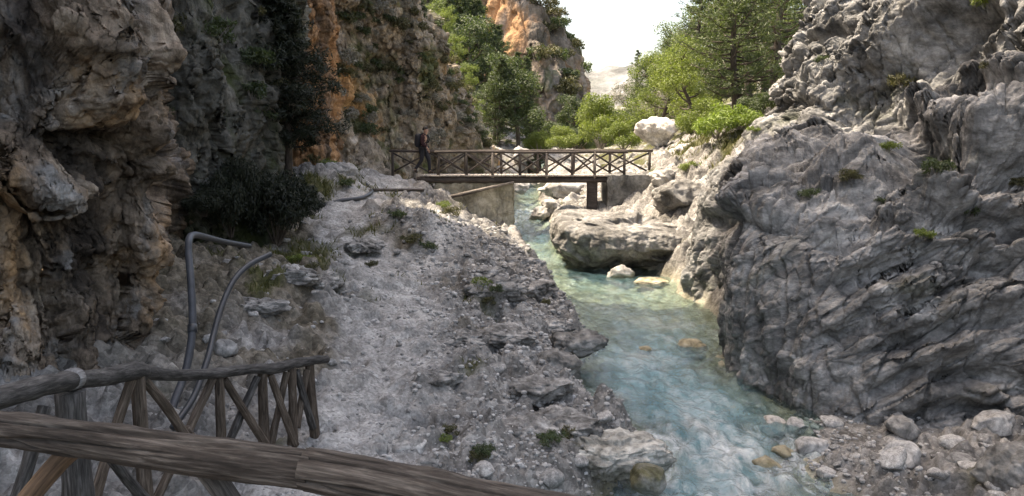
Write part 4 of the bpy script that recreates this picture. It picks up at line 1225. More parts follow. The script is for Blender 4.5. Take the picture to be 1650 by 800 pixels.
# ------------------------------------------------------------------ log railing beside the path
def far_rail():
    root = tag(empty('log_railing', tuple(P(300, 690, 7.5))), 'rustic log railing with slanted braces descending beside the path', 'railing')
    o0 = np.array(root.location)
    def mk(name, pts, r, mat, seed, n=14, rough=.12, groove=0.0, sub=8):
        m = MB(); m.tube([np.array(p) - o0 for p in pts], r, n, rough, seed=seed, sub=sub, groove=groove)
        return m.build(name, mat, root)
    mk('handrail', [P(-120, 660, 3.7), P(0, 641, 4.4), P(70, 622, 4.9), P(128, 610, 5.4)], [.066, .064, .062, .058], M['log_dark'], 1, 28, .18, .006)
    mk('handrail', [P(118, 612, 5.35), P(165, 608, 5.9), P(215, 599, 6.5), P(232, 599, 6.7)], [.05, .062, .066, .06], M['log_dark'], 2, 28, .22, .006)
    mk('handrail', [P(228, 600, 6.7), P(290, 605, 7.4), P(350, 602, 8.0), P(400, 595, 8.5), P(440, 594, 8.9), P(470, 587, 9.3), P(498, 582, 9.7), P(526, 579, 10.05)], [.056, .05, .052, .05, .058, .056, .052, .048], M['log_dark'], 3, 24, .25, .005)
    for (px, py, d) in ((117, 611, 5.3),):
        a = P(px - 4, py + 1, d - .03); b = P(px + 5, py - 1, d + .05)
        mk('wrapping', [a, b], .069, M['strap'], px, 20, .05, 0, 2)
    gb = lambda px, py, d: P(px, py, d)
    posts = [((112, 632, 5.3), (128, 830, 5.3), .115), ((222, 606, 6.6), (240, 815, 6.7), .072), ((353, 606, 8.05), (354, 745, 8.1), .06), ((423, 600, 8.75), (428, 722, 8.9), .066), ((470, 592, 9.3), (471, 722, 9.4), .062), ((499, 588, 9.75), (510, 726, 9.8), .07)]
    for i, (a, b, r) in enumerate(posts):
        pa, pb = P(*a), P(*b)
        pb[2] = min(pb[2], gz(pb[0], pb[1]) - 0.05)
        mk('post', [pa, (pa + pb) / 2 + np.array((.01 * (-1) ** i, 0, 0)), pb], [r * .76, r * .82, r * .95], M['log_dark'] if i == 0 else M['post'], 10 + i, 16, .14, .005)
    braces = [((72, 655, 4.9), (20, 830, 4.7)), ((212, 612, 6.5), (150, 815, 6.2)), ((232, 612, 6.75), (300, 705, 7.2)), ((150, 700, 5.7), (246, 820, 6.4)), ((343, 610, 7.95), (250, 810, 7.2)), ((362, 612, 8.15), (428, 716, 8.6)), ((415, 608, 8.65), (365, 722, 8.2)),
              ((436, 604, 8.85), (476, 718, 9.1)), ((462, 600, 9.2), (436, 720, 8.95)), ((478, 598, 9.4), (505, 690, 9.7)), ((494, 596, 9.65), (478, 690, 9.4)), ((300, 690, 7.3), (378, 815, 7.8))]
    for i, (a, b) in enumerate(braces):
        pa, pb = P(*a), P(*b)
        mk('brace', [pa, (pa + pb) / 2 + np.array((0, .02 * (-1) ** i, .01)), pb], [.038, .041, .043], M['post'] if i % 3 else M['log_dark'], 30 + i, 12, .15, .004)
far_rail()

def near_rail():
    root = tag(empty('footbridge', (0, 1.2, -1.66)), 'near footbridge seen only by its thick cracked log handrail in front', 'footbridge')
    o0 = np.array(root.location)
    def mk(name, pts, r, mat, seed, n=90, rough=.06, groove=0.009, sub=40):
        m = MB(); m.tube([np.array(p) - o0 for p in pts], r, n, rough, seed=seed, sub=sub, groove=groove)
        return m.build(name, mat, root)
    mk('handrail', [P(-330, 668, 3.25), P(-120, 676, 3.1), P(0, 690, 2.98), P(130, 708, 2.9), P(300, 732, 2.78), P(430, 748, 2.7), P(506, 758, 2.66)], [.066, .065, .0635, .066, .068, .068, .067], M['log'], 4, 130, .10, .022)
    mk('handrail', [P(494, 757, 2.665), P(560, 768, 2.62), P(680, 792, 2.56), P(800, 818, 2.5), P(960, 850, 2.42), P(1150, 905, 2.36)], [.069, .07, .071, .07, .07, .07], M['log'], 9, 130, .10, .022)
    mk('brace', [P(152, 700, 2.95), P(95, 745, 2.93), P(10, 850, 2.85), P(-60, 960, 2.8)], .036, M['brace_brown'], 14, 24, .06, .003, 12)
    mk('brace', [P(655, 790, 2.6), P(345, 790, 2.8)][0:1] + [P(725, 850, 2.6), P(840, 990, 2.6)], .04, M['log_dark'], 15, 24, .06, .003, 12)
    mk('brace', [P(325, 745, 2.82), P(365, 800, 2.8), P(440, 930, 2.76)], .04, M['log_dark'], 16, 24, .06, .003, 12)
    for px, py, d in ((-200, 690, 3.12), (560, 800, 2.62), (1100, 900, 2.38)):
        a = P(px, py, d); b = a.copy(); b[2] = -1.75
        mk('post', [a, b], [.06, .065], M['post'], px * .01, 24, .1, .004, 14)
    a, b = P(-330, 668, 3.25), P(1150, 905, 2.36)
    ax = (b - a); ax[2] = 0; ln = np.linalg.norm(ax); ax /= ln
    rz = math.atan2(ax[1], ax[0])
    pr = np.array((-ax[1], ax[0], 0))
    m = MB()
    for i in range(30):
        c = a + ax * (i + .5) * ln / 30 - pr * 0.85
        c[2] = -1.70
        m.box(c - o0, (ln / 30 - .012, 1.85, .05), rz=rz, bev=.006)
    m.build('deck', M['deck'], root, smooth=False)
near_rail()

# ------------------------------------------------------------------ pipes
def pipe(name, pts, r, mat, label, cat, n=14, sub=10, rings=()):
    p = [P(*q) if len(q) == 3 else np.array((X_at(q[0], q[1], -1.3), q[1], gz(X_at(q[0], q[1], -1.3), q[1]) + r * .9)) for q in pts]
    m = MB(); m.tube(p, r, n, 0.0, seed=1, sub=sub)
    o = m.build(name, mat)
    for k in rings:
        a, b = p[k], p[k + 1]
        t = (b - a) / np.linalg.norm(b - a)
        m = MB(); m.tube([a - t * .05, a + t * .05], r * 1.25, n, 0, sub=2)
        m.build('coupling', M['pipe_dark'], o)
    return tag(o, label, cat)
pipe('pipe', [(268, 690, 9.3), (282, 645, 9.6), (300, 595, 10.0), (310, 530, 10.3), (308, 460, 10.6), (304, 410, 10.9), (305, 385, 11.1), (314, 379, 11.6), (330, 382, 12.6), (362, 390, 14.2), (402, 397, 15.6)], .047, M['pipe'], 'thick blue grey plastic pipe bending over at the cliff corner', 'pipe', rings=(3,))
pipe('hose', [(278, 690, 8.6), (312, 640, 9.0), (334, 580, 9.4), (344, 540, 9.7), (357, 495, 10.0), (375, 455, 10.3), (400, 428, 10.6), (436, 410, 10.9)], .036, M['pipe_dark'], 'curved black hose with its open end raised above the slope', 'hose')
pipe('hose', [(470, 23.2), (490, 23.6), (515, 24.1), (550, 24.7), (580, 25.2), (598, 26.2), (594, 27.4), (578, 28.6), (568, 29.4)], .06, M['pipe_dark'], 'black hose curving along the grassy mound beside the far path', 'hose')
m = MB(); m.tube([np.array(hit(q, 309)[0]) + (0, 0, .05) for q in (602, 640, 682)], .05, 8, .15, seed=4, sub=5)
tag(m.build('log', M['bridge_wood']), 'thin log laid across the path below the bridge', 'log')

# ------------------------------------------------------------------ hiker
def skin_mesh(name, joints, edges, mat, parent, sub=2):
    me = bpy.data.meshes.new(name)
    me.from_pydata([j[0] for j in joints], edges, [])
    o = bpy.data.objects.new(name, me)
    COL.objects.link(o)
    md = o.modifiers.new('skin', 'SKIN'); md.use_smooth_shade = True
    for v, j in zip(me.skin_vertices[0].data, joints):
        v.radius = (j[1], j[1] * (j[2] if len(j) > 2 else 1))
        v.use_root = False
    me.skin_vertices[0].data[0].use_root = True
    ms = o.modifiers.new('sub', 'SUBSURF'); ms.levels = sub; ms.render_levels = sub
    dg = bpy.context.evaluated_depsgraph_get()
    m2 = bpy.data.meshes.new_from_object(o.evaluated_get(dg))
    bpy.data.objects.remove(o)
    m2.name = name
    m2.materials.clear(); m2.materials.append(mat)
    for p in m2.polygons: p.use_smooth = True
    r = bpy.data.objects.new(name, m2)
    COL.objects.link(r)
    if parent: r.parent = parent
    return r
def hiker():
    # local frame: walks towards +X, z up
    H = 1.66
    J = {'pel': ((0, 0, .92), .115, 1.15), 'wai': ((.01, 0, 1.06), .11, 1.2), 'che': ((.035, 0, 1.24), .125, 1.3), 'nec': ((.055, 0, 1.40), .058), 'hd0': ((.075, 0, 1.47), .07), 'hd1': ((.09, 0, 1.55), .092), 'hd2': ((.092, 0, 1.63), .07),
         'lh': ((.01, .09, .88), .09), 'lk': ((.17, .095, .5), .062), 'la': ((.20, .1, .1), .042), 'lt': ((.34, .1, .035), .032),
         'rh': ((-.01, -.09, .88), .09), 'rk': ((-.06, -.095, .49), .062), 'ra': ((-.30, -.1, .16), .042), 'rt': ((-.22, -.1, .04), .032),
         'ls': ((.03, .17, 1.35), .056), 'le': ((-.04, .22, 1.10), .042), 'lw': ((.10, .21, .90), .03), 'rs': ((.03, -.17, 1.35), .056), 're': ((.0, -.22, 1.10), .042), 'rw': ((.17, -.2, .96), .03)}
    ks = list(J)
    jn = [J[k] for k in ks]
    E = [('pel', 'wai'), ('wai', 'che'), ('che', 'nec'), ('nec', 'hd0'), ('hd0', 'hd1'), ('hd1', 'hd2'), ('pel', 'lh'), ('lh', 'lk'), ('lk', 'la'), ('la', 'lt'), ('pel', 'rh'), ('rh', 'rk'), ('rk', 'ra'), ('ra', 'rt'), ('che', 'ls'), ('ls', 'le'), ('le', 'lw'), ('che', 'rs'), ('rs', 're'), ('re', 'rw')]
    for s, sg in (('l', 1), ('r', -1)):                   # hands: palm, four fingers and a thumb
        w = np.array(J[s + 'w'][0])
        pal = w + np.array((.035, 0, -.06))
        J[s + 'p'] = (tuple(pal), .026); E.append((s + 'w', s + 'p'))
        for q in range(4):
            k1 = pal + np.array((.035 - .018 * q, .004 * sg, -.05 + .004 * abs(q - 1)))
            k2 = k1 + np.array((.012, -.008 * sg, -.035 + .005 * abs(q - 1)))
            J[f'{s}f{q}'] = (tuple(k1), .009); J[f'{s}g{q}'] = (tuple(k2), .008)
            E += [(s + 'p', f'{s}f{q}'), (f'{s}f{q}', f'{s}g{q}')]
        J[s + 'm'] = (tuple(w + np.array((.075, -.01 * sg, -.06))), .01); E.append((s + 'p', s + 'm'))
    ks = list(J); jn = [J[k] for k in ks]
    b = skin_mesh('person', jn, [(ks.index(a), ks.index(c)) for a, c in E], M['skin'], None)
    tag(b, 'hiker in dark maroon top and black backpack stepping onto the footbridge', 'person')
    def cloth(name, keys, grow, mat, edges, shift=None):
        jj = []
        for k in keys:
            j = J[k]; jj.append((j[0], j[1] * grow[k] if isinstance(grow, dict) else j[1] * grow) + tuple(j[2:]))
        return skin_mesh(name, jj, [(keys.index(a), keys.index(c)) for a, c in edges], mat, b)
    cloth('shirt', ['pel', 'wai', 'che', 'ls', 'le', 'lw', 'rs', 're', 'rw'], {'pel': 1.15, 'wai': 1.15, 'che': 1.15, 'ls': 1.5, 'le': 1.8, 'lw': 1.9, 'rs': 1.5, 're': 1.8, 'rw': 1.9}, M['shirt'], [('pel', 'wai'), ('wai', 'che'), ('che', 'ls'), ('ls', 'le'), ('le', 'lw'), ('che', 'rs'), ('rs', 're'), ('re', 'rw')])
    cloth('trousers', ['pel', 'lh', 'lk', 'la', 'rh', 'rk', 'ra'], 1.2, M['trousers'], [('pel', 'lh'), ('lh', 'lk'), ('lk', 'la'), ('pel', 'rh'), ('rh', 'rk'), ('rk', 'ra')])
    for q in ('l', 'r'):
        m = MB(); m.tube([J[q + 's'][0], J[q + 'e'][0], tuple(np.array(J[q + 'w'][0]) * .85 + np.array(J[q + 'e'][0]) * .15)], [.078, .064, .05], 12, .08, sub=4)
        m.build('sleeve', M['shirt'], b)
    cloth('boot', ['la', 'lt'], 1.45, M['boots'], [('la', 'lt')])
    cloth('boot', ['ra', 'rt'], 1.45, M['boots'], [('ra', 'rt')])
    v, f = ico(3)
    hv = v * np.array((.108, .098, .112)) + np.array((.075, 0, 1.60))
    keep = (v[:, 2] > -0.35 + 0.9 * np.clip(v[:, 0], 0, 1))
    build('hair', hv, [f[keep[f].all(1)]], M['hair'], b)
    m = MB()                                             # nose and ears are part of the face
    v2, f2 = rock_shape((.13, .165, .25), 7, 3, boxy=.6, rough=.08, cuts=2)
    pk = build('backpack', v2, [f2], M['pack'])
    pk.location = (-.19, 0, 1.2)
    pk.parent = b
    for sg in (-1, 1):
        m = MB(); m.tube([(-.12, .1 * sg, 1.38), (.02, .11 * sg, 1.455), (.17, .11 * sg, 1.33), (.15, .12 * sg, 1.15), (-.1, .13 * sg, 1.02)], .018, 8, 0, sub=5)
        m.build('strap', M['pack'], pk).location = (.19, 0, -1.2)
    v3, f3 = ico(2)
    build('face', np.vstack([v3 * (.018, .014, .022) + (.19, 0, 1.55), v3 * (.012, .01, .01) + (.172, .035, 1.575), v3 * (.012, .01, .01) + (.172, -.035, 1.575)]), [np.vstack([f3, f3 + len(v3), f3 + 2 * len(v3)])], M['skin'], b)
    for sg in (-1, 1):
        build('ear', v3 * (.02, .01, .03) + (.085, .095 * sg, 1.56), [f3], M['skin'], b)
    x, y = X_at(683, 30.9, DZ), 30.9
    b.location = (x, y, DZ + .01)
    b.rotation_euler = (0, 0, math.radians(-8))
hiker()

# ------------------------------------------------------------------ vegetation
def leaves(cent, rad, n, ln, wd, rs, squash=0.75, shell=0.45, upb=0.35, droop=0.0):
    """n leaf blades in clumps round the given centres"""
    cent = np.asarray(cent); rad = np.asarray(rad)
    pr = rad ** 2 / (rad ** 2).sum()
    k = rs.choice(len(cent), n, p=pr)
    d = rs.normal(size=(n, 3)); d /= np.linalg.norm(d, axis=1)[:, None]
    rr = rs.uniform(size=n) ** shell
    pos = cent[k] + d * (rad[k] * rr)[:, None] * np.array((1, 1, squash))
    nn = d * 0.5 + rs.normal(size=(n, 3)) * 0.6 + np.array((0, 0, upb))
    nn /= np.linalg.norm(nn, axis=1)[:, None]
    a = np.cross(nn, rs.normal(size=(n, 3))); a /= np.linalg.norm(a, axis=1)[:, None]
    a[:, 2] -= droop; a /= np.linalg.norm(a, axis=1)[:, None]
    b = np.cross(nn, a)
    L = ln * rs.uniform(.6, 1.3, n)[:, None]; W = wd * rs.uniform(.6, 1.3, n)[:, None]
    V = np.stack([pos - a * L * .5, pos + b * W * .5 + nn * W * .12, pos + a * L * .5, pos - b * W * .5 + nn * W * .12], 1)
    return V.reshape(-1, 3), np.arange(n * 4).reshape(n, 4)

def broadleaf(h, r, seed, mat, n=5000, ln=.16, wd=.09, nl=9, name='leafy_tree', barkm='bark'):
    rs = np.random.default_rng(seed)
    root = empty(name, (0, 0, 0))
    m = MB()
    lean = rs.normal(size=2) * .08 * h
    tr = [np.array((lean[0] * t * t, lean[1] * t * t, h * .8 * t)) + np.append(rs.normal(size=2) * .02 * h, 0) * (t > 0) for t in np.linspace(0, 1, 6)]
    tr[0][2] = -.3
    m.tube(tr, np.linspace(.026 * h, .008 * h, 6), 9, .15, seed=seed, sub=3)
    cs, rd = [], []
    for i in range(nl):
        t = .28 + .72 * (i + rs.uniform(0, .6)) / nl
        q = np.array([np.interp(t, np.linspace(0, 1, 6), [p[c] for p in tr]) for c in range(3)])
        az = i * 2.4 + rs.uniform(-.4, .4)
        reach = r * (1.0 - .55 * max(0, t - .35)) * rs.uniform(.6, 1.05)
        e = q + np.array((math.cos(az) * reach, math.sin(az) * reach, h * rs.uniform(.05, .2)))
        md = (q + e) / 2 + np.array((0, 0, -.02 * h))
        m.tube([q, md, e], [.010 * h, .007 * h, .003 * h], 6, .1, sub=3)
        for j in range(4):
            u = rs.uniform(.45, 1.1)
            c = q + (e - q) * u + rs.normal(size=3) * .12 * r
            m.tube([q + (e - q) * min(u, 1) * .8, c], [.004 * h, .0015 * h], 5, 0)
            cs.append(c); rd.append(r * rs.uniform(.16, .34))
    cs.append(tr[-1] + np.array((0, 0, .12 * h))); rd.append(r * .3)
    m.build('trunk', M[barkm], root)
    v, f = leaves(cs, rd, n, ln, wd, rs)
    build('crown', v, [f], M[mat], root, smooth=False)
    return root

def pine(h, r, seed, mat, nb=70, tuft=7, nn=15, start=.18, ln=.2, name='pine_tree', open_=1.0):
    rs = np.random.default_rng(seed)
    root = empty(name, (0, 0, 0))
    m = MB()
    tr = [np.array((.03 * h * math.sin(t * 3 + seed), .02 * h * math.sin(t * 4 + 2 * seed), h * t)) for t in np.linspace(0, 1, 8)]
    tr[0][2] = -.3
    m.tube(tr, np.linspace(.022 * h, .004 * h, 8), 10, .12, seed=seed, sub=3)
    V, Fc, k0 = [], [], 0
    for i in range(nb):
        t = start + (1 - start) * (i + rs.uniform(0, .5)) / nb
        q = np.array([np.interp(t, np.linspace(0, 1, 8), [p[c] for p in tr]) for c in range(3)])
        az = i * 2.39996 + rs.uniform(-.3, .3)
        u = (t - start) / (1 - start)
        L = r * (1 - u ** 1.6 * .92) * (0.55 + .45 * min(1, u * 5 + .3)) * rs.uniform(.55, 1.1)
        dr = np.array((math.cos(az), math.sin(az), rs.uniform(-.1, .35)))
        e = q + dr * L + np.array((0, 0, .12 * L))
        md = q + dr * L * .5 - np.array((0, 0, .03 * L))
        m.tube([q, md, e], [.0065 * h * (1 - .6 * u), .004 * h * (1 - .6 * u), .0012 * h], 5, 0, sub=3)
        for j in range(tuft):
            w = rs.uniform(.28, 1.05)
            c = q * (1 - w) ** 2 + 2 * md * w * (1 - w) + e * w * w + rs.normal(size=3) * np.array((.14, .14, .07)) * L * open_
            v, f = leaves([c], [.12 + .05 * L], nn, ln, ln * .17, rs, .8, .5, .5)
            V.append(v); Fc.append(f + k0); k0 += len(v)
    m.build('trunk', M['bark'], root)
    build('crown', np.vstack(V), [np.vstack(Fc)], M[mat], root, smooth=False)
    return root

def shrub(r, seed, mat, n=900, ln=.12, wd=.06, name='shrub', squash=.75, stems=7, stem_mat='twig', nc=9):
    rs = np.random.default_rng(seed)
    m = MB()
    cs, rd = [], []
    for i in range(nc):
        a = i * 2.4
        rr = r * math.sqrt((i + .3) / nc) * .75
        c = np.array((math.cos(a) * rr, math.sin(a) * rr, r * squash * (rs.uniform(.35, .95) - .35 * rr / r)))
        cs.append(c); rd.append(r * rs.uniform(.24, .44))
        if i < stems:
            m.tube([(c[0] * .1, c[1] * .1, -.1 * r), c * np.array((.6, .6, .45)), c], [.03 * r, .018 * r, .006 * r], 5, 0, sub=2)
    v, f = leaves(cs, rd, n, ln, wd, rs)
    sv = np.vstack(m.v); sf = [np.vstack(x) for x in m.f.values()]
    nq = sum(len(x) for x in sf)
    # one mesh: stems and leaves
    fs = [f] + [x + len(v) for x in sf]
    mi = np.concatenate([np.zeros(len(f), int)] + [np.ones(len(x), int) for x in sf])
    return build(name, np.vstack([v, sv]), fs, [M[mat], M[stem_mat]], smooth=False, midx=mi, attrs={'grain': np.vstack([v, np.vstack(m.g)])})

def copy_tree(o):
    c = o.copy(); COL.objects.link(c)
    for ch in o.children:
        k = ch.copy(); COL.objects.link(k); k.parent = c
    return c
_used = set()
def plant(proto, loc, s=1.0, rz=None, label=None, cat='tree', group=None, tilt=(0, 0), sz=None):
    o = proto if proto.name not in _used else copy_tree(proto)
    _used.add(proto.name)
    o.location = loc
    o.rotation_euler = (tilt[0], tilt[1], random.uniform(0, 6.28) if rz is None else rz)
    o.scale = (s, s, s if sz is None else sz)
    tag(o, label, cat, group)
    return o
def ground_at(px, d):
    x = X_at(px, d, 0)
    return (x, d, gz(x, d) - .05)

# trees by the right end of the bridge
PT = pine(7.5, 2.35, 3, 'needle', 105, 8, 22)
plant(PT, ground_at(1186, 32), 1.0, 1.0, 'dark green pine with bare lower trunk above the ferny bush', 'pine tree')
PB = pine(9.5, 2.7, 8, 'needle', 110, 8, 18, .1)
plant(PB, ground_at(1245, 38), 1.0, 2.0, 'tall dense pine filling the corner behind the upper rock wall', 'pine tree')
plant(PB, ground_at(1120, 46), 0.95, 4.0, 'tall pine standing between the bare trunk pine and the sky gap', 'pine tree')
LA = broadleaf(7.5, 2.5, 21, 'leaf', 15000, .15, .055, 13)
plant(LA, ground_at(1056, 52), .78, .3, 'airy green tree reaching up beside the gap of sky', 'tree')
LB = broadleaf(6.0, 2.3, 22, 'leaf_yellow', 12000, .14, .05, 12)
plant(LB, ground_at(1070, 44), .85, 1.3, 'yellowish green tree behind the white topped boulder', 'tree')
PC = pine(8, 1.8, 31, 'needle', 60, 6, 12, .12)
plant(PC, ground_at(1024, 62), .82, .7, 'slim pointed pine whose tip shows against the sky', 'pine tree')
plant(LA, ground_at(1108, 58), 1.0, 2.2, 'broad green tree half hidden behind the yellowish tree', 'tree')
plant(LA, ground_at(1285, 46), 1.2, 5.2, 'green tree at the top edge behind the rock wall', 'tree')
SB = shrub(1.3, 41, 'leaf_bright', 3200, .17, .05, 'bush', .8, 8)
plant(SB, at(1155, 218, 29), 0.85, .4, 'bright green ferny bush below the bare trunk pine', 'bush')
plant(SB, at(1190, 205, 28.5), 0.6, 1.4, 'smaller bright bush at the edge of the grey rock wall', 'bush')
SY = shrub(1.7, 42, 'leaf_yellow', 7500, .15, .045, 'bush', 1.1, 9)
plant(SY, at(968, 232, 46), 1.0, .4, 'rounded yellow green bush behind the middle of the bridge', 'bush', sz=1.45)
SG = shrub(1.5, 43, 'leaf_grey', 2600, .2, .03, 'bush', 1.1, 9)
plant(SG, at(1060, 190, 50), 1.0, .4, 'leafless grey bush behind the white topped boulder', 'bush', sz=1.3)
SD = shrub(1.5, 44, 'leaf_dark', 6000, .15, .05, 'bush', 1.0, 9)
for k, (px, py, d, s, pr, lab) in enumerate(((905, 240, 52, .75, SY, 'low yellowish bush at the stream bend behind the bridge rail'), (1005, 238, 44, .7, SY, 'bright low bush just left of the white topped boulder'), (930, 240, 58, 1.0, SD, 'dark green bush in the valley behind the bridge'), (868, 244, 56, .7, SY, 'pale green bush right of the scrubby cliff foot'),
        (1130, 215, 36, .8, SY, 'yellow green bush left of the bare pine trunk'), (1222, 190, 29.5, .6, SD, 'dark bush in the notch where the rock wall begins'), (880, 235, 70, 1.3, SD, 'dark bush mass at the foot of the distant cliff'), (990, 215, 66, 1.3, SD, 'dark bush beyond the rounded yellow green bush'))):
    plant(pr, at(px, py, d), s, k * 1.1, lab, 'bush')
plant(SG, at(1012, 170, 70), 1.3, 2, 'grey twiggy bush on the slope under the sky gap', 'bush')

for k, (px, d, s_, pr, lab) in enumerate(((1090, 66, 1.0, LA, 'pale green tree farther back on the right slope'), (1140, 60, 1.35, LB, 'yellow green tree crown between two tall pines'), (1165, 52, 1.25, PB, 'very tall pine rising behind the yellow green crown'), (1205, 48, 1.25, LA, 'green tree close behind the bare trunk pine'), (1265, 52, 1.4, LA, 'tree crown filling the upper notch of the rock wall'), (1230, 60, 1.3, PC, 'slim pine in the back row of the right slope'),
        (1062, 72, 1.0, LA, 'tall airy tree in the back row under the sky gap'), (1110, 40, .8, LB, 'small yellow green tree above the pale broken boulder'))):
    plant(pr, ground_at(px, d), s_, k * 1.7, lab, 'tree')
# grove on the slope behind the scrubby cliff and along the valley
LD = broadleaf(4.6, 1.7, 23, 'leaf_dark', 9000, .16, .055, 12)
LE = broadleaf(4.6, 1.7, 24, 'leaf', 9000, .16, .055, 12)
PD = pine(5.5, 1.5, 32, 'needle', 70, 7, 15, .06, .22)
grove = [(868, 64), (850, 60), (835, 66), (815, 60), (800, 66), (785, 61), (770, 66), (756, 60), (742, 66), (728, 62), (712, 66), (842, 72), (822, 74), (800, 74), (778, 74), (756, 74), (734, 74), (712, 74), (690, 70), (795, 55), (812, 54), (832, 55)]
kinds = [(LD, 'dark green tree on the slope behind the scrubby cliff'), (LE, 'fresh green tree on the slope behind the scrubby cliff'), (PD, 'pointed pine on the slope behind the scrubby cliff')]
for k, (px, d) in enumerate(grove):
    pr, lab = kinds[(0, 2, 2, 1, 2, 0, 2)[k % 7]]
    plant(pr, ground_at(px + random.uniform(-6, 6), d), random.uniform(1.0, 1.45) * (0.9 if px > 772 else 1.05), None, lab, 'tree', 'trees on the slope behind the cliff')
LF = broadleaf(3.6, 1.5, 25, 'leaf_yellow', 5000, .17, .045, 11)
for k, (px, py, d, s) in enumerate(((722, 70, 50, .55), (742, 118, 48, .55), (756, 165, 47, .45), (712, 30, 54, .6))):
    p = P(px + 4, py + 40, d)
    plant(LF, (p[0], p[1], p[2]), s, None, 'sunlit bright green tree along the sloping cliff edge', 'tree', 'bright trees behind the cliff edge')
val = [(1000, 85), (985, 95), (965, 80), (945, 90), (1020, 90), (1040, 80), (1065, 76), (1090, 70), (1150, 62), (1190, 58), (1225, 56), (905, 88), (925, 74), (1275, 60)]
for k, (px, d) in enumerate(val):
    pr, lab = ((LD, 'dark green tree in the far valley'), (LE, 'mid green tree in the far valley'))[k % 2]
    plant(pr, ground_at(px, d), random.uniform(.9, 1.3), None, lab, 'tree', 'trees in the far valley')

# dark juniper and bushes at the shaded cliff
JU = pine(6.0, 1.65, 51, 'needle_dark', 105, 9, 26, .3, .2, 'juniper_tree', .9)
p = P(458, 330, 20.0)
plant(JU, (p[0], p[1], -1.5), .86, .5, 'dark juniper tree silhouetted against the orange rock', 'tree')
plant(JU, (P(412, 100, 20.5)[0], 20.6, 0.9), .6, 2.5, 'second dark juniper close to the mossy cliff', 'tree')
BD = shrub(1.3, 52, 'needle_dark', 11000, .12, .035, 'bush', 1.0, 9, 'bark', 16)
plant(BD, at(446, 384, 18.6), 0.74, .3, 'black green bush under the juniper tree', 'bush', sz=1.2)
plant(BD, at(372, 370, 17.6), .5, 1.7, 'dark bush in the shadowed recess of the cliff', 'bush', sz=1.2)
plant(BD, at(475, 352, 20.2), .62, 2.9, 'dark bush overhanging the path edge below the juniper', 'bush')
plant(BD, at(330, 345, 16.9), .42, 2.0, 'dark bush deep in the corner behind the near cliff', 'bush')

# scrub growing on the cliffs
SO = [shrub(.55, 60 + k, ('leaf_olive', 'leaf_grey', 'leaf_dark')[k], 700, .13, .04, 'shrub', .8, 5) for k in range(3)]
def on_cliff(cliff, n, smin, smax, seed, labs, group, nzmin=.15, zmin=-9, zmax=99, ymax=999):
    rs = np.random.default_rng(seed)
    me = cliff.data
    co = np.zeros(len(me.vertices) * 3, np.float32); me.vertices.foreach_get('co', co); co = co.reshape(-1, 3)
    no = np.zeros(len(me.vertices) * 3, np.float32); me.vertex_normals.foreach_get('vector', no); no = no.reshape(-1, 3)
    ok = np.where((no[:, 2] > nzmin) & (co[:, 2] > zmin) & (co[:, 2] < zmax) & (co[:, 1] < ymax))[0]
    for i, q in enumerate(rs.choice(ok, min(n, len(ok)), replace=False)):
        w = i % len(labs)
        plant(SO[labs[w][0]], co[q], rs.uniform(smin, smax), rs.uniform(0, 6.28), labs[w][1], 'shrub', group)
CL = {o['label'].split()[0]: o for o in CLIFFS}
on_cliff(CL['scrub'], 170, .35, 1.15, 1, ((0, 'olive shrub clinging to the scrub covered cliff'), (1, 'dry grey shrub clinging to the scrub covered cliff'), (2, 'dark green shrub clinging to the scrub covered cliff')), 'shrubs on the scrubby cliff', .1, zmin=0.0, zmax=7)
on_cliff(CL['dark'], 22, .5, 1.1, 2, ((2, 'dark shrub hanging on the shaded mossy cliff'), (0, 'olive shrub hanging on the shaded mossy cliff')), 'shrubs on the shaded cliff', .2, zmin=0.3, zmax=5)
on_cliff(CL['distant'], 42, 1.5, 3.6, 3, ((2, 'dark shrub on the distant orange cliff'), (0, 'olive shrub on the distant orange cliff')), 'shrubs on the distant cliff', .1, zmin=3)
TU = [shrub(.3, 70 + k, ('leaf_olive', 'leaf_dark', 'leaf_yellow')[k], 420, .12, .02, 'plant', .8, 4) for k in range(3)]
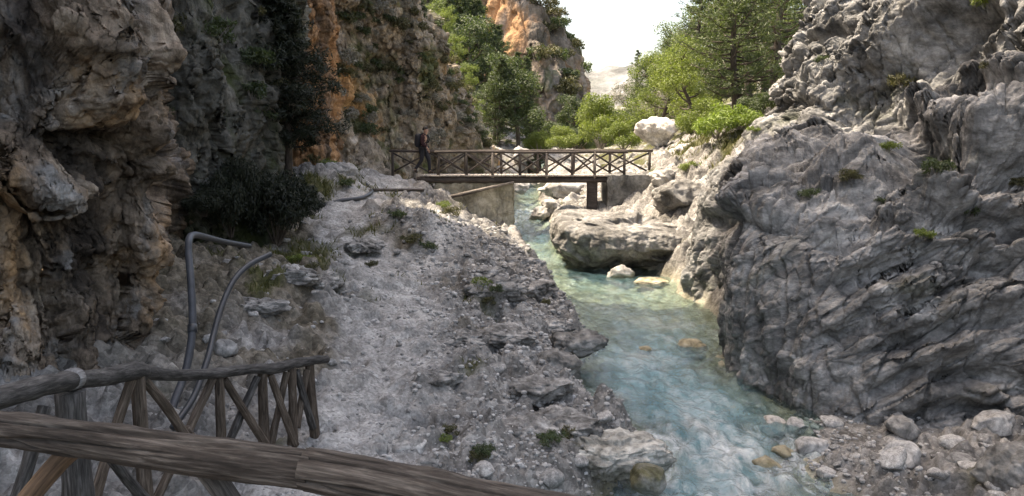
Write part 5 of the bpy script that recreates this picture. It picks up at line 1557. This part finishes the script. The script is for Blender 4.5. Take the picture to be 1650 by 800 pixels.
for k, (px, py, s, w, lab) in enumerate(((1450, 140, 1.3, 0, 'large olive tuft on the ledge of the upper rock wall'), (1595, 12, 1.3, 2, 'bright tuft at the top edge of the rock wall'), (1325, 100, .7, 1, 'small green tuft in a crack of the reddish rock corner'), (1430, 245, .9, 2, 'yellowish tuft in the dark cleft of the rock wall'), (1508, 280, 1.1, 1, 'dark hanging plant in the deep cleft of the rock wall'),
        (1370, 290, .9, 0, 'flat olive cushion on the sloping rock ledge'), (1305, 318, .7, 1, 'green plant on the face above the polished rock'), (1490, 385, .7, 2, 'small mossy plant below the deep cleft'), (1560, 350, .8, 1, 'dark tuft under the pale striped rock hump'), (1640, 300, .7, 0, 'rightmost olive tuft on the rock wall beside the dark overhang'), (1420, 330, .6, 1, 'little green plant between two rock ledges'), (1590, 110, .6, 0, 'dry tuft high on the layered rock'), (1215, 215, .8, 2, 'yellow tuft where the wall meets the ferny slope'), (1110, 275, 1.3, 2, 'yellowish dry bush above the pitted boulder'))):
    loc, nor = hit(px, py)
    plant(TU[w], loc, s, None, lab, 'plant')
for k, (px, py, s, w) in enumerate(((665, 392, 1.0, 0), (690, 402, .8, 1), (640, 352, .9, 1), (725, 348, 1.2, 0), (715, 335, .9, 2), (775, 462, .8, 2), (785, 490, .7, 0), (800, 470, .6, 1), (722, 700, .55, 0), (715, 712, .4, 2), (780, 735, .6, 1), (770, 742, .5, 0), (890, 715, .7, 1), (912, 705, .6, 0), (880, 490, .5, 0), (838, 632, .4, 1), (500, 440, .9, 0), (480, 425, .9, 2), (600, 430, .6, 0), (560, 300, 1.0, 1), (530, 270, 1.2, 2), (500, 262, 1.2, 0))):
    loc, nor = hit(px, py)
    plant(TU[w], loc, s, None, ('olive tuft rooted in the rubble bank', 'dark green tuft rooted in the rubble bank', 'yellowish tuft rooted in the rubble bank')[w], 'plant', 'tufts on the rubble bank')

def grass_blades():
    rs = np.random.default_rng(77)
    n = 60000
    y = np.exp(rs.uniform(math.log(11), math.log(34), n))
    x = rs.uniform(-8, 0, n)
    y2 = rs.uniform(25, 36, n // 4); x2 = rs.uniform(5.5, 12, n // 4)
    x = np.concatenate([x, x2]); y = np.concatenate([y, y2])
    z, pm, so_, gr, bd = terrain(x, y, True)
    ok = (rs.uniform(size=len(x)) < gr * 0.8)
    x, y, z = x[ok], y[ok], z[ok]; n = len(x)
    h = rs.uniform(.05, .16, n) * np.clip(y / 16, .8, 1.8)
    a = rs.uniform(0, 6.28, n); b = rs.normal(size=(n, 2)) * .5
    w = .012 * np.clip(y / 14, 1, 2.2)
    base = np.stack([x, y, z - .01], 1)
    o1 = np.stack([np.cos(a) * w, np.sin(a) * w, np.zeros(n)], 1)
    tip = base + np.stack([b[:, 0] * h, b[:, 1] * h, h], 1)
    V = np.stack([base - o1, base + o1, tip], 1).reshape(-1, 3)
    o = build('grass', V, [np.arange(n * 3).reshape(n, 3)], M['grass'], smooth=False)
    tag(o, 'short patchy green and dry grass on the slopes', 'grass', None, 'stuff')
grass_blades()
